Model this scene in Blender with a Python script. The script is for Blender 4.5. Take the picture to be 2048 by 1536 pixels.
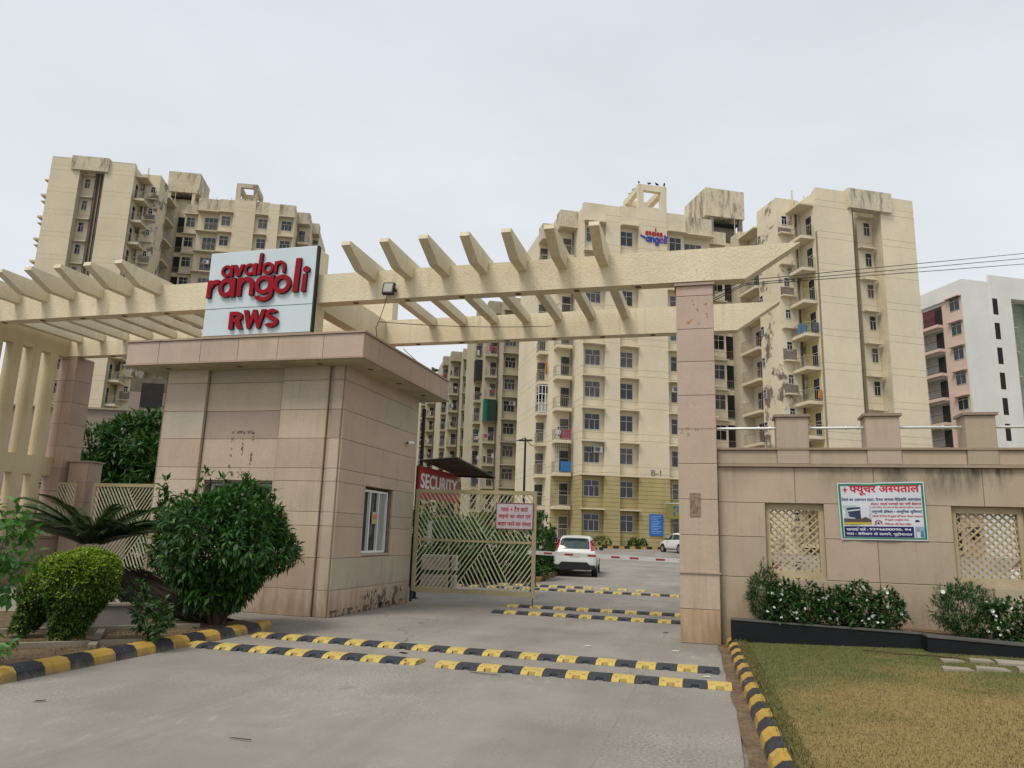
import bpy, bmesh, math, random
import numpy as np
from mathutils import Matrix, Vector
random.seed(7); rng = np.random.default_rng(11)
scene = bpy.context.scene
for o in list(bpy.data.objects): bpy.data.objects.remove(o)
C = scene.collection

# ------------------------------------------------------------------ camera, sky, sun, exposure
def setup_camera():
    pitch, roll, yaw = 0.2015, 0.0321, 0.2703
    f = Vector((-math.sin(yaw)*math.cos(pitch), math.cos(yaw)*math.cos(pitch), math.sin(pitch)))
    r = Vector((math.cos(yaw), math.sin(yaw), 0)); u = r.cross(f)
    r2 = math.cos(roll)*r + math.sin(roll)*u; u2 = -math.sin(roll)*r + math.cos(roll)*u
    cd = bpy.data.cameras.new('camera'); cam = bpy.data.objects.new('camera', cd); C.objects.link(cam)
    m = Matrix.Identity(4)
    for i in range(3): m[i][0], m[i][1], m[i][2] = r2[i], u2[i], -f[i]
    m.translation = Vector((0, 0, 1.6)); cam.matrix_world = m
    cd.sensor_width = 36; cd.lens = 36*1480.8/2048; cd.clip_start = .05; cd.clip_end = 3000
    scene.camera = cam
setup_camera()
SUN_EL, SUN_AZ = math.radians(56), math.radians(205)      # azimuth clockwise from +Y: behind and to the left of the viewer
world = bpy.data.worlds.new('World'); scene.world = world; world.use_nodes = True
def setup_world():
    nt = world.node_tree; N = nt.nodes; L = nt.links; N.clear()
    out = N.new('ShaderNodeOutputWorld'); bg1 = N.new('ShaderNodeBackground'); bg2 = N.new('ShaderNodeBackground'); mix = N.new('ShaderNodeMixShader')
    sky = N.new('ShaderNodeTexSky'); sky.sky_type = 'NISHITA'; sky.sun_disc = False
    sky.sun_elevation = SUN_EL; sky.sun_rotation = SUN_AZ; sky.dust_density = 4; sky.air_density = 1.2
    bg1.inputs[1].default_value = .08
    tc = N.new('ShaderNodeTexCoord'); sep = N.new('ShaderNodeSeparateXYZ'); L.new(tc.outputs['Generated'], sep.inputs[0])
    ramp = N.new('ShaderNodeValToRGB'); L.new(sep.outputs['Z'], ramp.inputs[0])       # cloud deck: a little whiter towards the horizon
    e = ramp.color_ramp.elements; e[0].position = 0.0; e[0].color = (.575, .60, .615, 1); e[1].position = .75; e[1].color = (.505, .54, .578, 1)
    mp = N.new('ShaderNodeMapping'); mp.inputs['Scale'].default_value = (1, 1, 2.6); L.new(tc.outputs['Generated'], mp.inputs[0])
    nz = N.new('ShaderNodeTexNoise'); nz.inputs['Scale'].default_value = 1.6; nz.inputs['Detail'].default_value = 6; nz.inputs['Roughness'].default_value = .55; L.new(mp.outputs[0], nz.inputs[0])
    mr = N.new('ShaderNodeMapRange'); mr.inputs[1].default_value = .3; mr.inputs[2].default_value = .7; mr.inputs[3].default_value = .92; mr.inputs[4].default_value = 1.07; L.new(nz.outputs[0], mr.inputs[0])
    vm = N.new('ShaderNodeVectorMath'); vm.operation = 'SCALE'; L.new(ramp.outputs[0], vm.inputs[0]); L.new(mr.outputs[0], vm.inputs['Scale'])
    L.new(sky.outputs[0], bg1.inputs[0]); L.new(vm.outputs[0], bg2.inputs[0]); bg2.inputs[1].default_value = 1.0
    mix.inputs[0].default_value = .93; L.new(bg1.outputs[0], mix.inputs[1]); L.new(bg2.outputs[0], mix.inputs[2]); L.new(mix.outputs[0], out.inputs[0])
setup_world()
sl = bpy.data.lights.new('sun', 'SUN'); sl.energy = 1.5; sl.angle = math.radians(22); sl.color = (1, .95, .87)
so = bpy.data.objects.new('sun', sl); C.objects.link(so)
so.rotation_euler = Vector((-math.sin(SUN_AZ)*math.cos(SUN_EL), -math.cos(SUN_AZ)*math.cos(SUN_EL), -math.sin(SUN_EL))).to_track_quat('-Z', 'Y').to_euler()
vs = scene.view_settings; vs.view_transform = 'Standard'; vs.look = 'None'; vs.exposure = 0.55; vs.gamma = 1.0; vs.use_curve_mapping = False

# ------------------------------------------------------------------ object helpers
def tag(o, label=None, cat=None, group=None, kind=None):
    if label: o['label'] = label
    if cat: o['category'] = cat
    if group: o['group'] = group
    if kind: o['kind'] = kind
    return o
def link(o, parent=None):
    C.objects.link(o)
    if parent is not None: o.parent = parent
    return o
def thing(name, label, cat, loc=(0, 0, 0), rz=0, group=None):
    o = link(bpy.data.objects.new(name, None)); o.location = loc; o.rotation_euler = (0, 0, rz); o.empty_display_size = .2
    return tag(o, label, cat, group)
def kids(o): return KIDS.get(o.name, [])
def copy_tree(o, parent=None):
    c = o.copy(); link(c, parent)
    for ch in list(o.children): copy_tree(ch, c)
    return c
class MB:
    def __init__(s): s.v = []; s.f = []; s.m = []
    def add(s, vs, fs, mi=0):
        b = len(s.v); s.v += [tuple(p) for p in vs]; s.f += [tuple(b+i for i in f) for f in fs]; s.m += [mi]*len(fs); return s
    def box(s, x0, x1, y0, y1, z0, z1, mi=0):
        if x0 > x1: x0, x1 = x1, x0
        if y0 > y1: y0, y1 = y1, y0
        return s.add([(x0,y0,z0),(x1,y0,z0),(x1,y1,z0),(x0,y1,z0),(x0,y0,z1),(x1,y0,z1),(x1,y1,z1),(x0,y1,z1)],
              [(0,3,2,1),(4,5,6,7),(0,1,5,4),(1,2,6,5),(2,3,7,6),(3,0,4,7)], mi)
    def slab(s, x0, x1, y0, y1, z0, z1, c=.006, mi=0):                # box with a chamfered -Y face
        return s.add([(x0,y1,z0),(x1,y1,z0),(x1,y1,z1),(x0,y1,z1),(x0,y0+c,z0),(x1,y0+c,z0),(x1,y0+c,z1),(x0,y0+c,z1),(x0+c,y0,z0+c),(x1-c,y0,z0+c),(x1-c,y0,z1-c),(x0+c,y0,z1-c)],
              [(0,3,2,1),(0,1,5,4),(1,2,6,5),(2,3,7,6),(3,0,4,7),(4,5,9,8),(5,6,10,9),(6,7,11,10),(7,4,8,11),(8,9,10,11)], mi)
    def prism(s, poly, a0, a1, axis='y', mi=0):                        # poly in the two other axes
        n = len(poly); P = []
        for a in (a0, a1):
            for p, q in poly: P.append({'x': (a, p, q), 'y': (p, a, q), 'z': (p, q, a)}[axis])
        fs = [tuple(range(n)), tuple(range(2*n-1, n-1, -1))] + [(i, i+n, (i+1) % n+n, (i+1) % n) for i in range(n)]
        return s.add(P, fs, mi)
    def tube(s, pts, r, n=6, mi=0, cap=True):
        pts = [Vector(p) for p in pts]; rr = r if isinstance(r, (list, tuple)) else [r]*len(pts); P = []
        for i, p in enumerate(pts):
            d = (pts[min(i+1, len(pts)-1)]-pts[max(i-1, 0)]).normalized()
            a = d.cross(Vector((0, 0, 1)) if abs(d.z) < .9 else Vector((1, 0, 0))).normalized(); b = d.cross(a)
            for k in range(n): t = 2*math.pi*k/n; P.append(p+(a*math.cos(t)+b*math.sin(t))*rr[i])
        fs = [(i*n+k, i*n+(k+1) % n, (i+1)*n+(k+1) % n, (i+1)*n+k) for i in range(len(pts)-1) for k in range(n)]
        if cap: fs += [tuple(range(n-1, -1, -1)), tuple((len(pts)-1)*n+k for k in range(n))]
        return s.add(P, fs, mi)
    def disc(s, c, r, n=10, axis='z', h=.01, mi=0):
        P = {'z': [(c[0]+r*math.cos(2*math.pi*k/n), c[1]+r*math.sin(2*math.pi*k/n)) for k in range(n)],
             'y': [(c[0]+r*math.cos(2*math.pi*k/n), c[2]+r*math.sin(2*math.pi*k/n)) for k in range(n)],
             'x': [(c[1]+r*math.cos(2*math.pi*k/n), c[2]+r*math.sin(2*math.pi*k/n)) for k in range(n)]}[axis]
        b = {'z': c[2], 'y': c[1], 'x': c[0]}[axis]
        return s.prism(P, b, b+h, axis, mi)
    def mesh(s, name, mats, smooth=False, fix=True):
        me = bpy.data.meshes.new(name); me.from_pydata(s.v, [], s.f)
        for m in (mats if isinstance(mats, (list, tuple)) else [mats]): me.materials.append(m)
        if any(s.m): me.polygons.foreach_set('material_index', s.m)
        if fix:
            bm = bmesh.new(); bm.from_mesh(me); bmesh.ops.recalc_face_normals(bm, faces=bm.faces); bm.to_mesh(me); bm.free()
        if smooth: me.polygons.foreach_set('use_smooth', [True]*len(me.polygons))
        me.update(); return me
    def build(s, name, mats, parent=None, smooth=False, fix=True):
        return link(bpy.data.objects.new(name, s.mesh(name, mats, smooth, fix)), parent)
def inst(name, me, parent=None, loc=(0, 0, 0), rz=0, color=None, mtx=None):
    o = link(bpy.data.objects.new(name, me), parent)
    if mtx is not None: o.matrix_local = mtx
    else: o.location = loc; o.rotation_euler = (0, 0, rz)
    if color: o.color = (*color, 1)
    return o
def jit(c, a=.06):
    k = 1+random.uniform(-a, a); return tuple(max(0, min(1, x*k*(1+random.uniform(-a, a)*.25))) for x in c)

# ------------------------------------------------------------------ materials
def nodes(name):
    m = bpy.data.materials.new(name); m.use_nodes = True; nt = m.node_tree
    return m, nt, nt.nodes, nt.links, nt.nodes['Principled BSDF']
def noise(N, L, vec, scale, detail=4, rough=.55):
    n = N.new('ShaderNodeTexNoise'); n.inputs['Scale'].default_value = scale; n.inputs['Detail'].default_value = detail; n.inputs['Roughness'].default_value = rough
    if vec is not None: L.new(vec, n.inputs['Vector'])
    return n.outputs[0]
def rng_map(N, L, v, a, b, c, d):
    m = N.new('ShaderNodeMapRange'); m.inputs[1].default_value, m.inputs[2].default_value, m.inputs[3].default_value, m.inputs[4].default_value = a, b, c, d
    L.new(v, m.inputs[0]); return m.outputs[0]
def mathn(N, L, op, a, b=None):
    m = N.new('ShaderNodeMath'); m.operation = op
    for i, x in enumerate((a, b)):
        if x is None: continue
        if isinstance(x, (int, float)): m.inputs[i].default_value = x
        else: L.new(x, m.inputs[i])
    return m.outputs[0]
def mixc(N, L, fac, a, b, mode='MIX'):
    m = N.new('ShaderNodeMix'); m.data_type = 'RGBA'; m.blend_type = mode; m.clamp_factor = True
    for s, x in ((m.inputs[0], fac), (m.inputs[6], a), (m.inputs[7], b)):
        if isinstance(x, (int, float)): s.default_value = x
        elif isinstance(x, (tuple, list)): s.default_value = (*x[:3], 1)
        else: L.new(x, s)
    return m.outputs[2]
def scaled(N, L, vec, s):
    mp = N.new('ShaderNodeMapping'); mp.inputs['Scale'].default_value = s; L.new(vec, mp.inputs[0]); return mp.outputs[0]
def surf(name, col=(.5, .5, .5), rough=.8, objcol=False, var=.18, vscale=2.5, fine=.1, fscale=60, bump=.15, bscale=90, streak=0, streakcol=(.2, .17, .12), blotch=0, blotchcol=(.2, .16, .1), bth=.6, bsc=4, spec=.3, metal=0, extra=None, coords='world', bdist=.01):
    m, nt, N, L, B = nodes(name)
    if coords == 'world': P = N.new('ShaderNodeNewGeometry').outputs['Position']
    else: P = N.new('ShaderNodeTexCoord').outputs['Object']
    if objcol: base = N.new('ShaderNodeObjectInfo').outputs['Color']
    else: base = col
    v = rng_map(N, L, noise(N, L, P, vscale, 5), .3, .7, 1-var, 1+var)
    f = rng_map(N, L, noise(N, L, P, fscale, 3), .3, .7, 1-fine, 1+fine)
    k = mathn(N, L, 'MULTIPLY', v, f)
    cmb = N.new('ShaderNodeCombineColor')
    for i in range(3): L.new(k, cmb.inputs[i])
    c = mixc(N, L, 1.0, base, cmb.outputs[0], 'MULTIPLY')
    if streak:
        s = noise(N, L, scaled(N, L, P, (9, 9, .55)), 1.0, 4, .6)
        g = noise(N, L, P, .9, 3)
        fac = mathn(N, L, 'MULTIPLY', rng_map(N, L, s, .48, .75, 0, 1), rng_map(N, L, g, .4, .65, 0, streak))
        c = mixc(N, L, fac, c, streakcol)
    if blotch:
        b = noise(N, L, P, bsc, 8, .62)
        c = mixc(N, L, rng_map(N, L, b, bth, bth+.06, 0, blotch), c, blotchcol)
    if extra: c = extra(N, L, P, c)
    L.new(c, B.inputs['Base Color']); B.inputs['Roughness'].default_value = rough; B.inputs['Metallic'].default_value = metal
    B.inputs['Specular IOR Level'].default_value = spec
    if bump:
        bp = N.new('ShaderNodeBump'); bp.inputs['Strength'].default_value = bump; bp.inputs['Distance'].default_value = bdist
        L.new(noise(N, L, P, bscale, 4, .6), bp.inputs['Height']); L.new(bp.outputs[0], B.inputs['Normal'])
    return m
def splash(col, h, amt, z0=0):            # mud splashed up from the ground, ragged edge
    def fn(N, L, P, c):
        sp = N.new('ShaderNodeSeparateXYZ'); L.new(P, sp.inputs[0])
        n = noise(N, L, scaled(N, L, P, (6, 6, 1.2)), 1, 5, .65)
        z = mathn(N, L, 'ADD', sp.outputs[2], rng_map(N, L, n, .3, .7, h*.8, -h*.8))
        return mixc(N, L, rng_map(N, L, z, z0, z0+h, amt, 0), c, col)
    return fn
def chain(*fs):
    def fn(N, L, P, c):
        for f in fs: c = f(N, L, P, c)
        return c
    return fn
def pits(N, L, P, c):                     # flaked specks of the textured coat, in patches
    n = noise(N, L, scaled(N, L, P, (1, 1, 1.9)), 24, 4, .6); g = noise(N, L, P, 1.1, 3)
    return mixc(N, L, mathn(N, L, 'MULTIPLY', rng_map(N, L, n, .60, .66, 0, .6), rng_map(N, L, g, .42, .58, .1, 1)), c, (.27, .22, .14))
M = {}
M['stone'] = surf('stone_cladding', objcol=True, rough=.62, var=.07, vscale=1.3, fine=.05, fscale=25, bump=.05, bscale=40, streak=.35, streakcol=(.22, .155, .11), spec=.35, extra=splash((.2, .125, .065), .55, .55))
M['wallstone'] = surf('boundary_wall_cladding', objcol=True, rough=.7, var=.08, vscale=1.1, fine=.05, fscale=30, bump=.05, streak=.35, streakcol=(.1, .085, .065), extra=splash((.2, .13, .07), .45, .45, .35))
M['joint'] = surf('mortar_joint', (.23, .175, .13), .9, var=.2, bump=0)
def drips(N, L, P, c):                    # black mould running down below the wall coping
    sp = N.new('ShaderNodeSeparateXYZ'); L.new(P, sp.inputs[0])
    n = noise(N, L, scaled(N, L, P, (3.2, 3.2, .7)), 1, 5, .65)
    top = rng_map(N, L, sp.outputs[2], 2.3, 2.86, 0, 1)
    fac = mathn(N, L, 'MULTIPLY', rng_map(N, L, n, .46, .62, 0, .92), top)
    xr = rng_map(N, L, sp.outputs[0], 1.4, 3.2, .15, 1)
    return mixc(N, L, mathn(N, L, 'MULTIPLY', fac, xr), c, (.03, .027, .022))
M['wallstone_mould'] = surf('mould_stained_cladding', objcol=True, rough=.7, var=.09, vscale=1.1, fine=.05, fscale=30, bump=.05, streak=.3, streakcol=(.08, .07, .055), extra=drips)
M['cream'] = surf('cream_textured_paint', (.69, .605, .43), .85, var=.1, vscale=.9, fine=.05, fscale=28, bump=.5, bscale=26, bdist=.03, streak=.5, streakcol=(.36, .30, .2), extra=pits)
M['ochre_paint'] = surf('aged_cream_paint', (.58, .49, .31), .85, var=.12, vscale=.8, fine=.05, fscale=30, bump=.15, bscale=40, streak=.4, streakcol=(.36, .27, .1))
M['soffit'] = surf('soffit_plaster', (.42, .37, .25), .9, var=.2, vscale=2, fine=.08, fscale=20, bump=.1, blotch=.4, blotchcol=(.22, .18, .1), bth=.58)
M['sign_white'] = surf('sign_panel', (.56, .63, .655), .45, var=.03, fine=.01, bump=0, spec=.2)
M['sign_red'] = surf('sign_letter_red', (.27, .006, .014), .5, var=.05, fine=.02, bump=0, spec=.12)
M['letter_side'] = surf('sign_letter_return', (.02, .006, .012), .5, var=.05, bump=0)
M['black_gap'] = surf('dark_joint', (.03, .03, .03), .8, bump=0)
M['concrete'] = None
M['gate_paint'] = surf('cream_gate_paint', (.40, .34, .19), .55, var=.12, vscale=2, fine=.05, bump=.02, streak=.3, streakcol=(.2, .12, .05))
M['lattice'] = surf('lattice_paint', (.43, .35, .22), .85, var=.15, vscale=3, fine=.08, bump=.1)
M['gate_bar'] = surf('gate_bar_paint', (.56, .51, .36), .55, var=.1, vscale=3, fine=.05, bump=0)
M['black_metal'] = surf('black_metal', (.02, .02, .022), .5, var=.1, bump=0)
M['steel'] = surf('steel_pipe', (.62, .62, .60), .35, var=.08, bump=0, metal=.6)
M['granite'] = surf('black_granite', (.010, .011, .013), .55, var=.2, fine=.25, fscale=120, bump=.02, spec=.2, blotch=.35, blotchcol=(.12, .11, .09), bth=.68, bsc=3)
M['granite_top'] = surf('dusty_granite_top', (.1, .095, .085), .75, var=.25, fine=.15, bump=.05)
def chips(c2, th=.62, sc=14, amt=.9):
    def fn(N, L, P, c): return mixc(N, L, rng_map(N, L, noise(N, L, P, sc, 6, .65), th, th+.03, 0, amt), c, c2)
    return fn
M['kerb_yellow'] = surf('kerb_yellow_paint', (.43, .265, .05), .75, var=.15, vscale=5, fine=.1, bump=.35, bscale=25, extra=chain(chips((.06, .05, .035), .66, 7), splash((.17, .13, .085), .09, .8)))
M['kerb_black'] = surf('kerb_black_paint', (.022, .024, .03), .55, var=.3, vscale=6, fine=.2, bump=.5, bscale=22, extra=chain(chips((.2, .19, .17), .64, 16, .75), splash((.14, .12, .09), .08, .7)))
M['hump_yellow'] = surf('rubber_hump_yellow', (.50, .365, .10), .75, var=.12, vscale=7, fine=.08, bump=.25, bscale=35, extra=chips((.1, .09, .06), .69, 18, .8))
M['hump_black'] = surf('rubber_hump_black', (.035, .04, .048), .7, var=.2, vscale=6, fine=.15, bump=.3, bscale=35, extra=chips((.1, .1, .1), .68, 14, .6))
M['soil'] = surf('dry_soil', (.17, .115, .065), .95, var=.3, vscale=4, fine=.35, fscale=40, bump=1, bscale=30, bdist=.03, blotch=.6, blotchcol=(.09, .07, .035), bth=.52, bsc=6)
M['edging'] = surf('concrete_edging', (.26, .22, .165), .9, var=.15, fine=.15, bump=.2)
M['grey_plaster'] = surf('grey_cement_plaster', (.2, .185, .16), .9, var=.15, fine=.1, bump=.1)
M['glass_dark'] = surf('dark_window_glass', (.012, .015, .02), .08, var=.1, bump=0, spec=.6)
M['window_frame'] = surf('white_window_frame', (.55, .55, .53), .5, var=.05, bump=0)
M['wood_brown'] = surf('bark', (.09, .06, .04), .9, var=.3, vscale=10, bump=.6, bscale=40)
M['white_paint'] = surf('white_paint', (.72, .72, .70), .5, var=.05, bump=0)
M['red_paint'] = surf('red_paint', (.42, .03, .025), .5, var=.05, bump=0)
M['skin'] = surf('skin', (.17, .085, .05), .6, var=.05, bump=0)
M['rust_dirt'] = surf('rust', (.16, .09, .05), .8, bump=0)
def concrete(name, col=(.27, .247, .215), cracks=True):
    m, nt, N, L, B = nodes(name); P = N.new('ShaderNodeNewGeometry').outputs['Position']
    c = mixc(N, L, rng_map(N, L, noise(N, L, P, .35, 6, .6), .36, .64, 0, 1), tuple(x*.8 for x in col), tuple(x*1.15 for x in col))
    c = mixc(N, L, rng_map(N, L, noise(N, L, P, 1.7, 8, .68), .45, .75, 0, .5), c, tuple(x*.72 for x in col))
    c = mixc(N, L, rng_map(N, L, noise(N, L, scaled(N, L, P, (1, .25, 1)), 1.1, 5, .6), .52, .7, 0, .4), c, (.34, .315, .275))
    agg = noise(N, L, P, 34, 4, .75); rough_area = rng_map(N, L, noise(N, L, P, .28, 4, .6), .44, .6, .12, 1)
    c = mixc(N, L, mathn(N, L, 'MULTIPLY', rng_map(N, L, agg, .52, .66, 0, .8), rough_area), c, (.10, .09, .07))
    c = mixc(N, L, mathn(N, L, 'MULTIPLY', rng_map(N, L, agg, .46, .36, 0, .7), rough_area), c, (.46, .43, .35))
    sx = N.new('ShaderNodeSeparateXYZ'); L.new(P, sx.inputs[0])
    scf = noise(N, L, scaled(N, L, P, (2.2, .9, 1)), 3.0, 7, .72)                       # pale scuffed band where the surface has worn, and dark tyre lanes
    along = mathn(N, L, 'ADD', mathn(N, L, 'MULTIPLY', sx.outputs[0], .75), mathn(N, L, 'MULTIPLY', sx.outputs[1], -.55))
    bandm = rng_map(N, L, mathn(N, L, 'ABSOLUTE', mathn(N, L, 'ADD', along, 6.35)), .1, .9, 1, 0)
    c = mixc(N, L, mathn(N, L, 'MULTIPLY', rng_map(N, L, scf, .54, .66, 0, .35), bandm), c, (.47, .445, .4))
    for x0 in (-4.6, -2.9, -1.2):
        lane = rng_map(N, L, mathn(N, L, 'ABSOLUTE', mathn(N, L, 'ADD', sx.outputs[0], mathn(N, L, 'ADD', rng_map(N, L, noise(N, L, P, .3, 2), .3, .7, -.35, .35), -x0))), .08, .42, .28, 0)
        c = mixc(N, L, mathn(N, L, 'MULTIPLY', lane, rng_map(N, L, noise(N, L, scaled(N, L, P, (4, .5, 1)), 1.5, 5, .6), .35, .65, .2, 1)), c, (.15, .14, .125))
    c = mixc(N, L, rng_map(N, L, noise(N, L, P, 1.15, 3, .5), .70, .76, 0, .45), c, (.12, .105, .09))
    if cracks:
        vo = N.new('ShaderNodeTexVoronoi'); vo.feature = 'DISTANCE_TO_EDGE'; vo.inputs['Scale'].default_value = .17
        w = N.new('ShaderNodeVectorMath'); w.operation = 'ADD'; L.new(P, w.inputs[0])
        nn = N.new('ShaderNodeTexNoise'); nn.inputs['Scale'].default_value = 1.2; nn.inputs['Detail'].default_value = 8; L.new(P, nn.inputs[0])
        sc = N.new('ShaderNodeVectorMath'); sc.operation = 'SCALE'; sc.inputs['Scale'].default_value = 1.1; L.new(nn.outputs[1], sc.inputs[0]); L.new(sc.outputs[0], w.inputs[1]); L.new(w.outputs[0], vo.inputs['Vector'])
        gate = rng_map(N, L, noise(N, L, P, .22, 2), .5, .56, 0, .75)
        c = mixc(N, L, mathn(N, L, 'MULTIPLY', rng_map(N, L, vo.outputs[0], .0, .0035, 1, 0), gate), c, (.09, .08, .07))
        sp = N.new('ShaderNodeSeparateXYZ'); L.new(P, sp.inputs[0])                    # saw-cut slab joints
        for ax, per, off in ((1, 4.4, 1.2), (0, 3.6, .9)):
            q = mathn(N, L, 'FRACT', mathn(N, L, 'DIVIDE', mathn(N, L, 'ADD', sp.outputs[ax], off+200*per), per))
            c = mixc(N, L, mathn(N, L, 'MULTIPLY', rng_map(N, L, q, 0, .0035, .55, 0), rng_map(N, L, noise(N, L, P, 1.0, 3), .42, .55, 0.1, 1)), c, (.1, .09, .075))
    L.new(c, B.inputs['Base Color']); B.inputs['Roughness'].default_value = .88; B.inputs['Specular IOR Level'].default_value = .2
    bp = N.new('ShaderNodeBump'); bp.inputs['Strength'].default_value = .2; bp.inputs['Distance'].default_value = .006; L.new(noise(N, L, P, 45, 5, .7), bp.inputs['Height']); L.new(bp.outputs[0], B.inputs['Normal'])
    return m
M['concrete'] = concrete('concrete_road')
def leafmat(name, c1, c2, c3=None, rough=.45, trans=.25, spec=.35):
    m, nt, N, L, B = nodes(name)
    g = N.new('ShaderNodeNewGeometry').outputs['Random Per Island']; oi = N.new('ShaderNodeObjectInfo').outputs['Random']
    r = mathn(N, L, 'FRACT', mathn(N, L, 'ADD', g, oi))
    rp = N.new('ShaderNodeValToRGB'); L.new(r, rp.inputs[0]); e = rp.color_ramp.elements; e[0].color = (*c1, 1); e[1].color = (*c2, 1)
    if c3: e[1].position = .8; x = e.new(1.0); x.color = (*c3, 1)
    L.new(rp.outputs[0], B.inputs['Base Color']); B.inputs['Roughness'].default_value = rough; B.inputs['Specular IOR Level'].default_value = spec
    if trans:
        t = N.new('ShaderNodeBsdfTranslucent'); mx = N.new('ShaderNodeMixShader'); mx.inputs[0].default_value = trans
        L.new(mixc(N, L, 1.0, rp.outputs[0], (1.5, 1.7, .6), 'MULTIPLY'), t.inputs[0]); o = [n for n in N if n.type == 'OUTPUT_MATERIAL'][0]
        L.new(B.outputs[0], mx.inputs[1]); L.new(t.outputs[0], mx.inputs[2]); L.new(mx.outputs[0], o.inputs[0])
    return m
M['leaf_dark'] = leafmat('bush_leaf', (.014, .05, .010), (.034, .105, .016), (.09, .20, .026))
M['leaf_tree'] = leafmat('tree_leaf', (.016, .05, .012), (.04, .105, .02), (.075, .15, .035))
M['leaf_hedge_old'] = leafmat('hedge_leaf', (.022, .055, .008), (.055, .115, .012), (.10, .17, .018))
M['leaf_hedge_new'] = leafmat('hedge_new_growth', (.15, .235, .014), (.24, .32, .022), (.32, .39, .04))
M['leaf_near'] = leafmat('broad_leaf', (.035, .11, .022), (.075, .19, .035), (.13, .27, .055), rough=.35)
M['leaf_vinca'] = leafmat('vinca_leaf', (.014, .048, .012), (.034, .09, .02), (.065, .135, .03))
M['leaf_marigold'] = leafmat('marigold_leaf', (.012, .05, .012), (.03, .09, .02), (.055, .13, .03))
M['frond'] = leafmat('cycad_frond', (.02, .042, .012), (.042, .075, .02), (.085, .115, .03), trans=.1)
M['frond_dry'] = leafmat('dry_frond', (.10, .06, .03), (.17, .105, .05), (.24, .16, .085), rough=.8, trans=.1)
M['frond_dead'] = leafmat('dead_frond', (.014, .010, .007), (.032, .022, .013), (.06, .042, .024), rough=.9, trans=0)
M['petal'] = leafmat('white_petal', (.72, .72, .68), (.82, .82, .78), rough=.6, trans=.2)
M['petal_orange'] = leafmat('orange_petal', (.6, .25, .02), (.7, .35, .03), rough=.6, trans=.2)

# ------------------------------------------------------------------ lettering
def txt(body, size=1.0, off=0.0, ext=0.0):   # off thickens the strokes by overlaying shifted copies, each a hair nearer
    cu = bpy.data.curves.new('text', 'FONT'); cu.body = body; cu.size = 1; cu.resolution_u = 4
    o = bpy.data.objects.new('text', cu); me = o.to_mesh()
    v = np.array([p.co[:] for p in me.vertices]).reshape(-1, 3)*(size, size, 1); f = [tuple(p.vertices) for p in me.polygons]
    o.to_mesh_clear(); bpy.data.objects.remove(o); bpy.data.curves.remove(cu)
    if off and len(v):
        sh = [(0, 0), (off, 0), (-off, 0), (0, off*.7), (0, -off*.7)]; n = len(v)
        f = [tuple(i+k*n for i in q) for k in range(5) for q in f]; v = np.vstack([v+(dx, dy, .00015*k) for k, (dx, dy) in enumerate(sh)])
    return v, f
def clip_x(v, f, xmax):                     # cut a glyph off at xmax (half letters)
    bm = bmesh.new(); vv = [bm.verts.new(p) for p in v]
    for q in f:
        try: bm.faces.new([vv[i] for i in q])
        except ValueError: pass
    bmesh.ops.bisect_plane(bm, geom=bm.verts[:]+bm.edges[:]+bm.faces[:], plane_co=(xmax, 0, 0), plane_no=(1, 0, 0), clear_outer=True)
    bm.verts.index_update(); V = np.array([p.co[:] for p in bm.verts]).reshape(-1, 3); F = [tuple(x.index for x in q.verts) for q in bm.faces]; bm.free(); return V, F
def deva(s, off=.02):                       # '{x}' = half form, '^' = reph over the previous letter
    V = []; F = []; x = 0.0; run = ''
    def put(v, f, dx, dy=0):
        b = sum(len(q) for q in V); V.append(np.array(v)+(dx, dy, 0)); F.extend(tuple(i+b for i in q) for q in f)
    def width(t): 
        a = txt('|'+t+'|')[0][:, 0]; b = txt('||')[0][:, 0]; return (a.max()-a.min())-(b.max()-b.min())
    def flush():
        nonlocal x, run
        if run:
            v, f = txt(run, 1, off)
            if len(v): put(v, f, x)
            x += width(run); run = ''
    i = 0
    while i < len(s):
        if s[i] == '{':
            flush(); g = s[i+1]; i += 3; w = width(g); cut = w*(.78 if g in 'फक' else .68)
            v, f = txt(g, 1, off); v, f = clip_x(v, f, cut); put(v, f, x); x += cut-.02; continue
        if s[i] == '^':
            flush(); a = np.linspace(-.5, 2.9, 9); P = []
            for r in (.10, .17): P += [(-.1+r*math.cos(t), .78+r*math.sin(t), 0) for t in a]
            put(np.array(P), [(k, k+1, k+10, k+9) for k in range(8)], x); i += 1; continue
        run += s[i]; i += 1
    flush()
    return np.vstack(V), F
def place_text(name, vf, box, fn, mat, parent=None, ext=0):   # fit glyph mesh to box (x0,x1,y0,y1) then map by fn(x,y,z)
    v, f = vf; v = np.array(v, float); lo = v.min(0); hi = v.max(0); s = (hi-lo); s[s < 1e-6] = 1
    x = box[0]+(v[:, 0]-lo[0])/s[0]*(box[1]-box[0]); y = box[2]+(v[:, 1]-lo[1])/s[1]*(box[3]-box[2])
    mb = MB(); mb.add([fn(a, b, c) for a, b, c in zip(x, y, v[:, 2])], f); return mb.build(name, mat, parent, fix=False)
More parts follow.
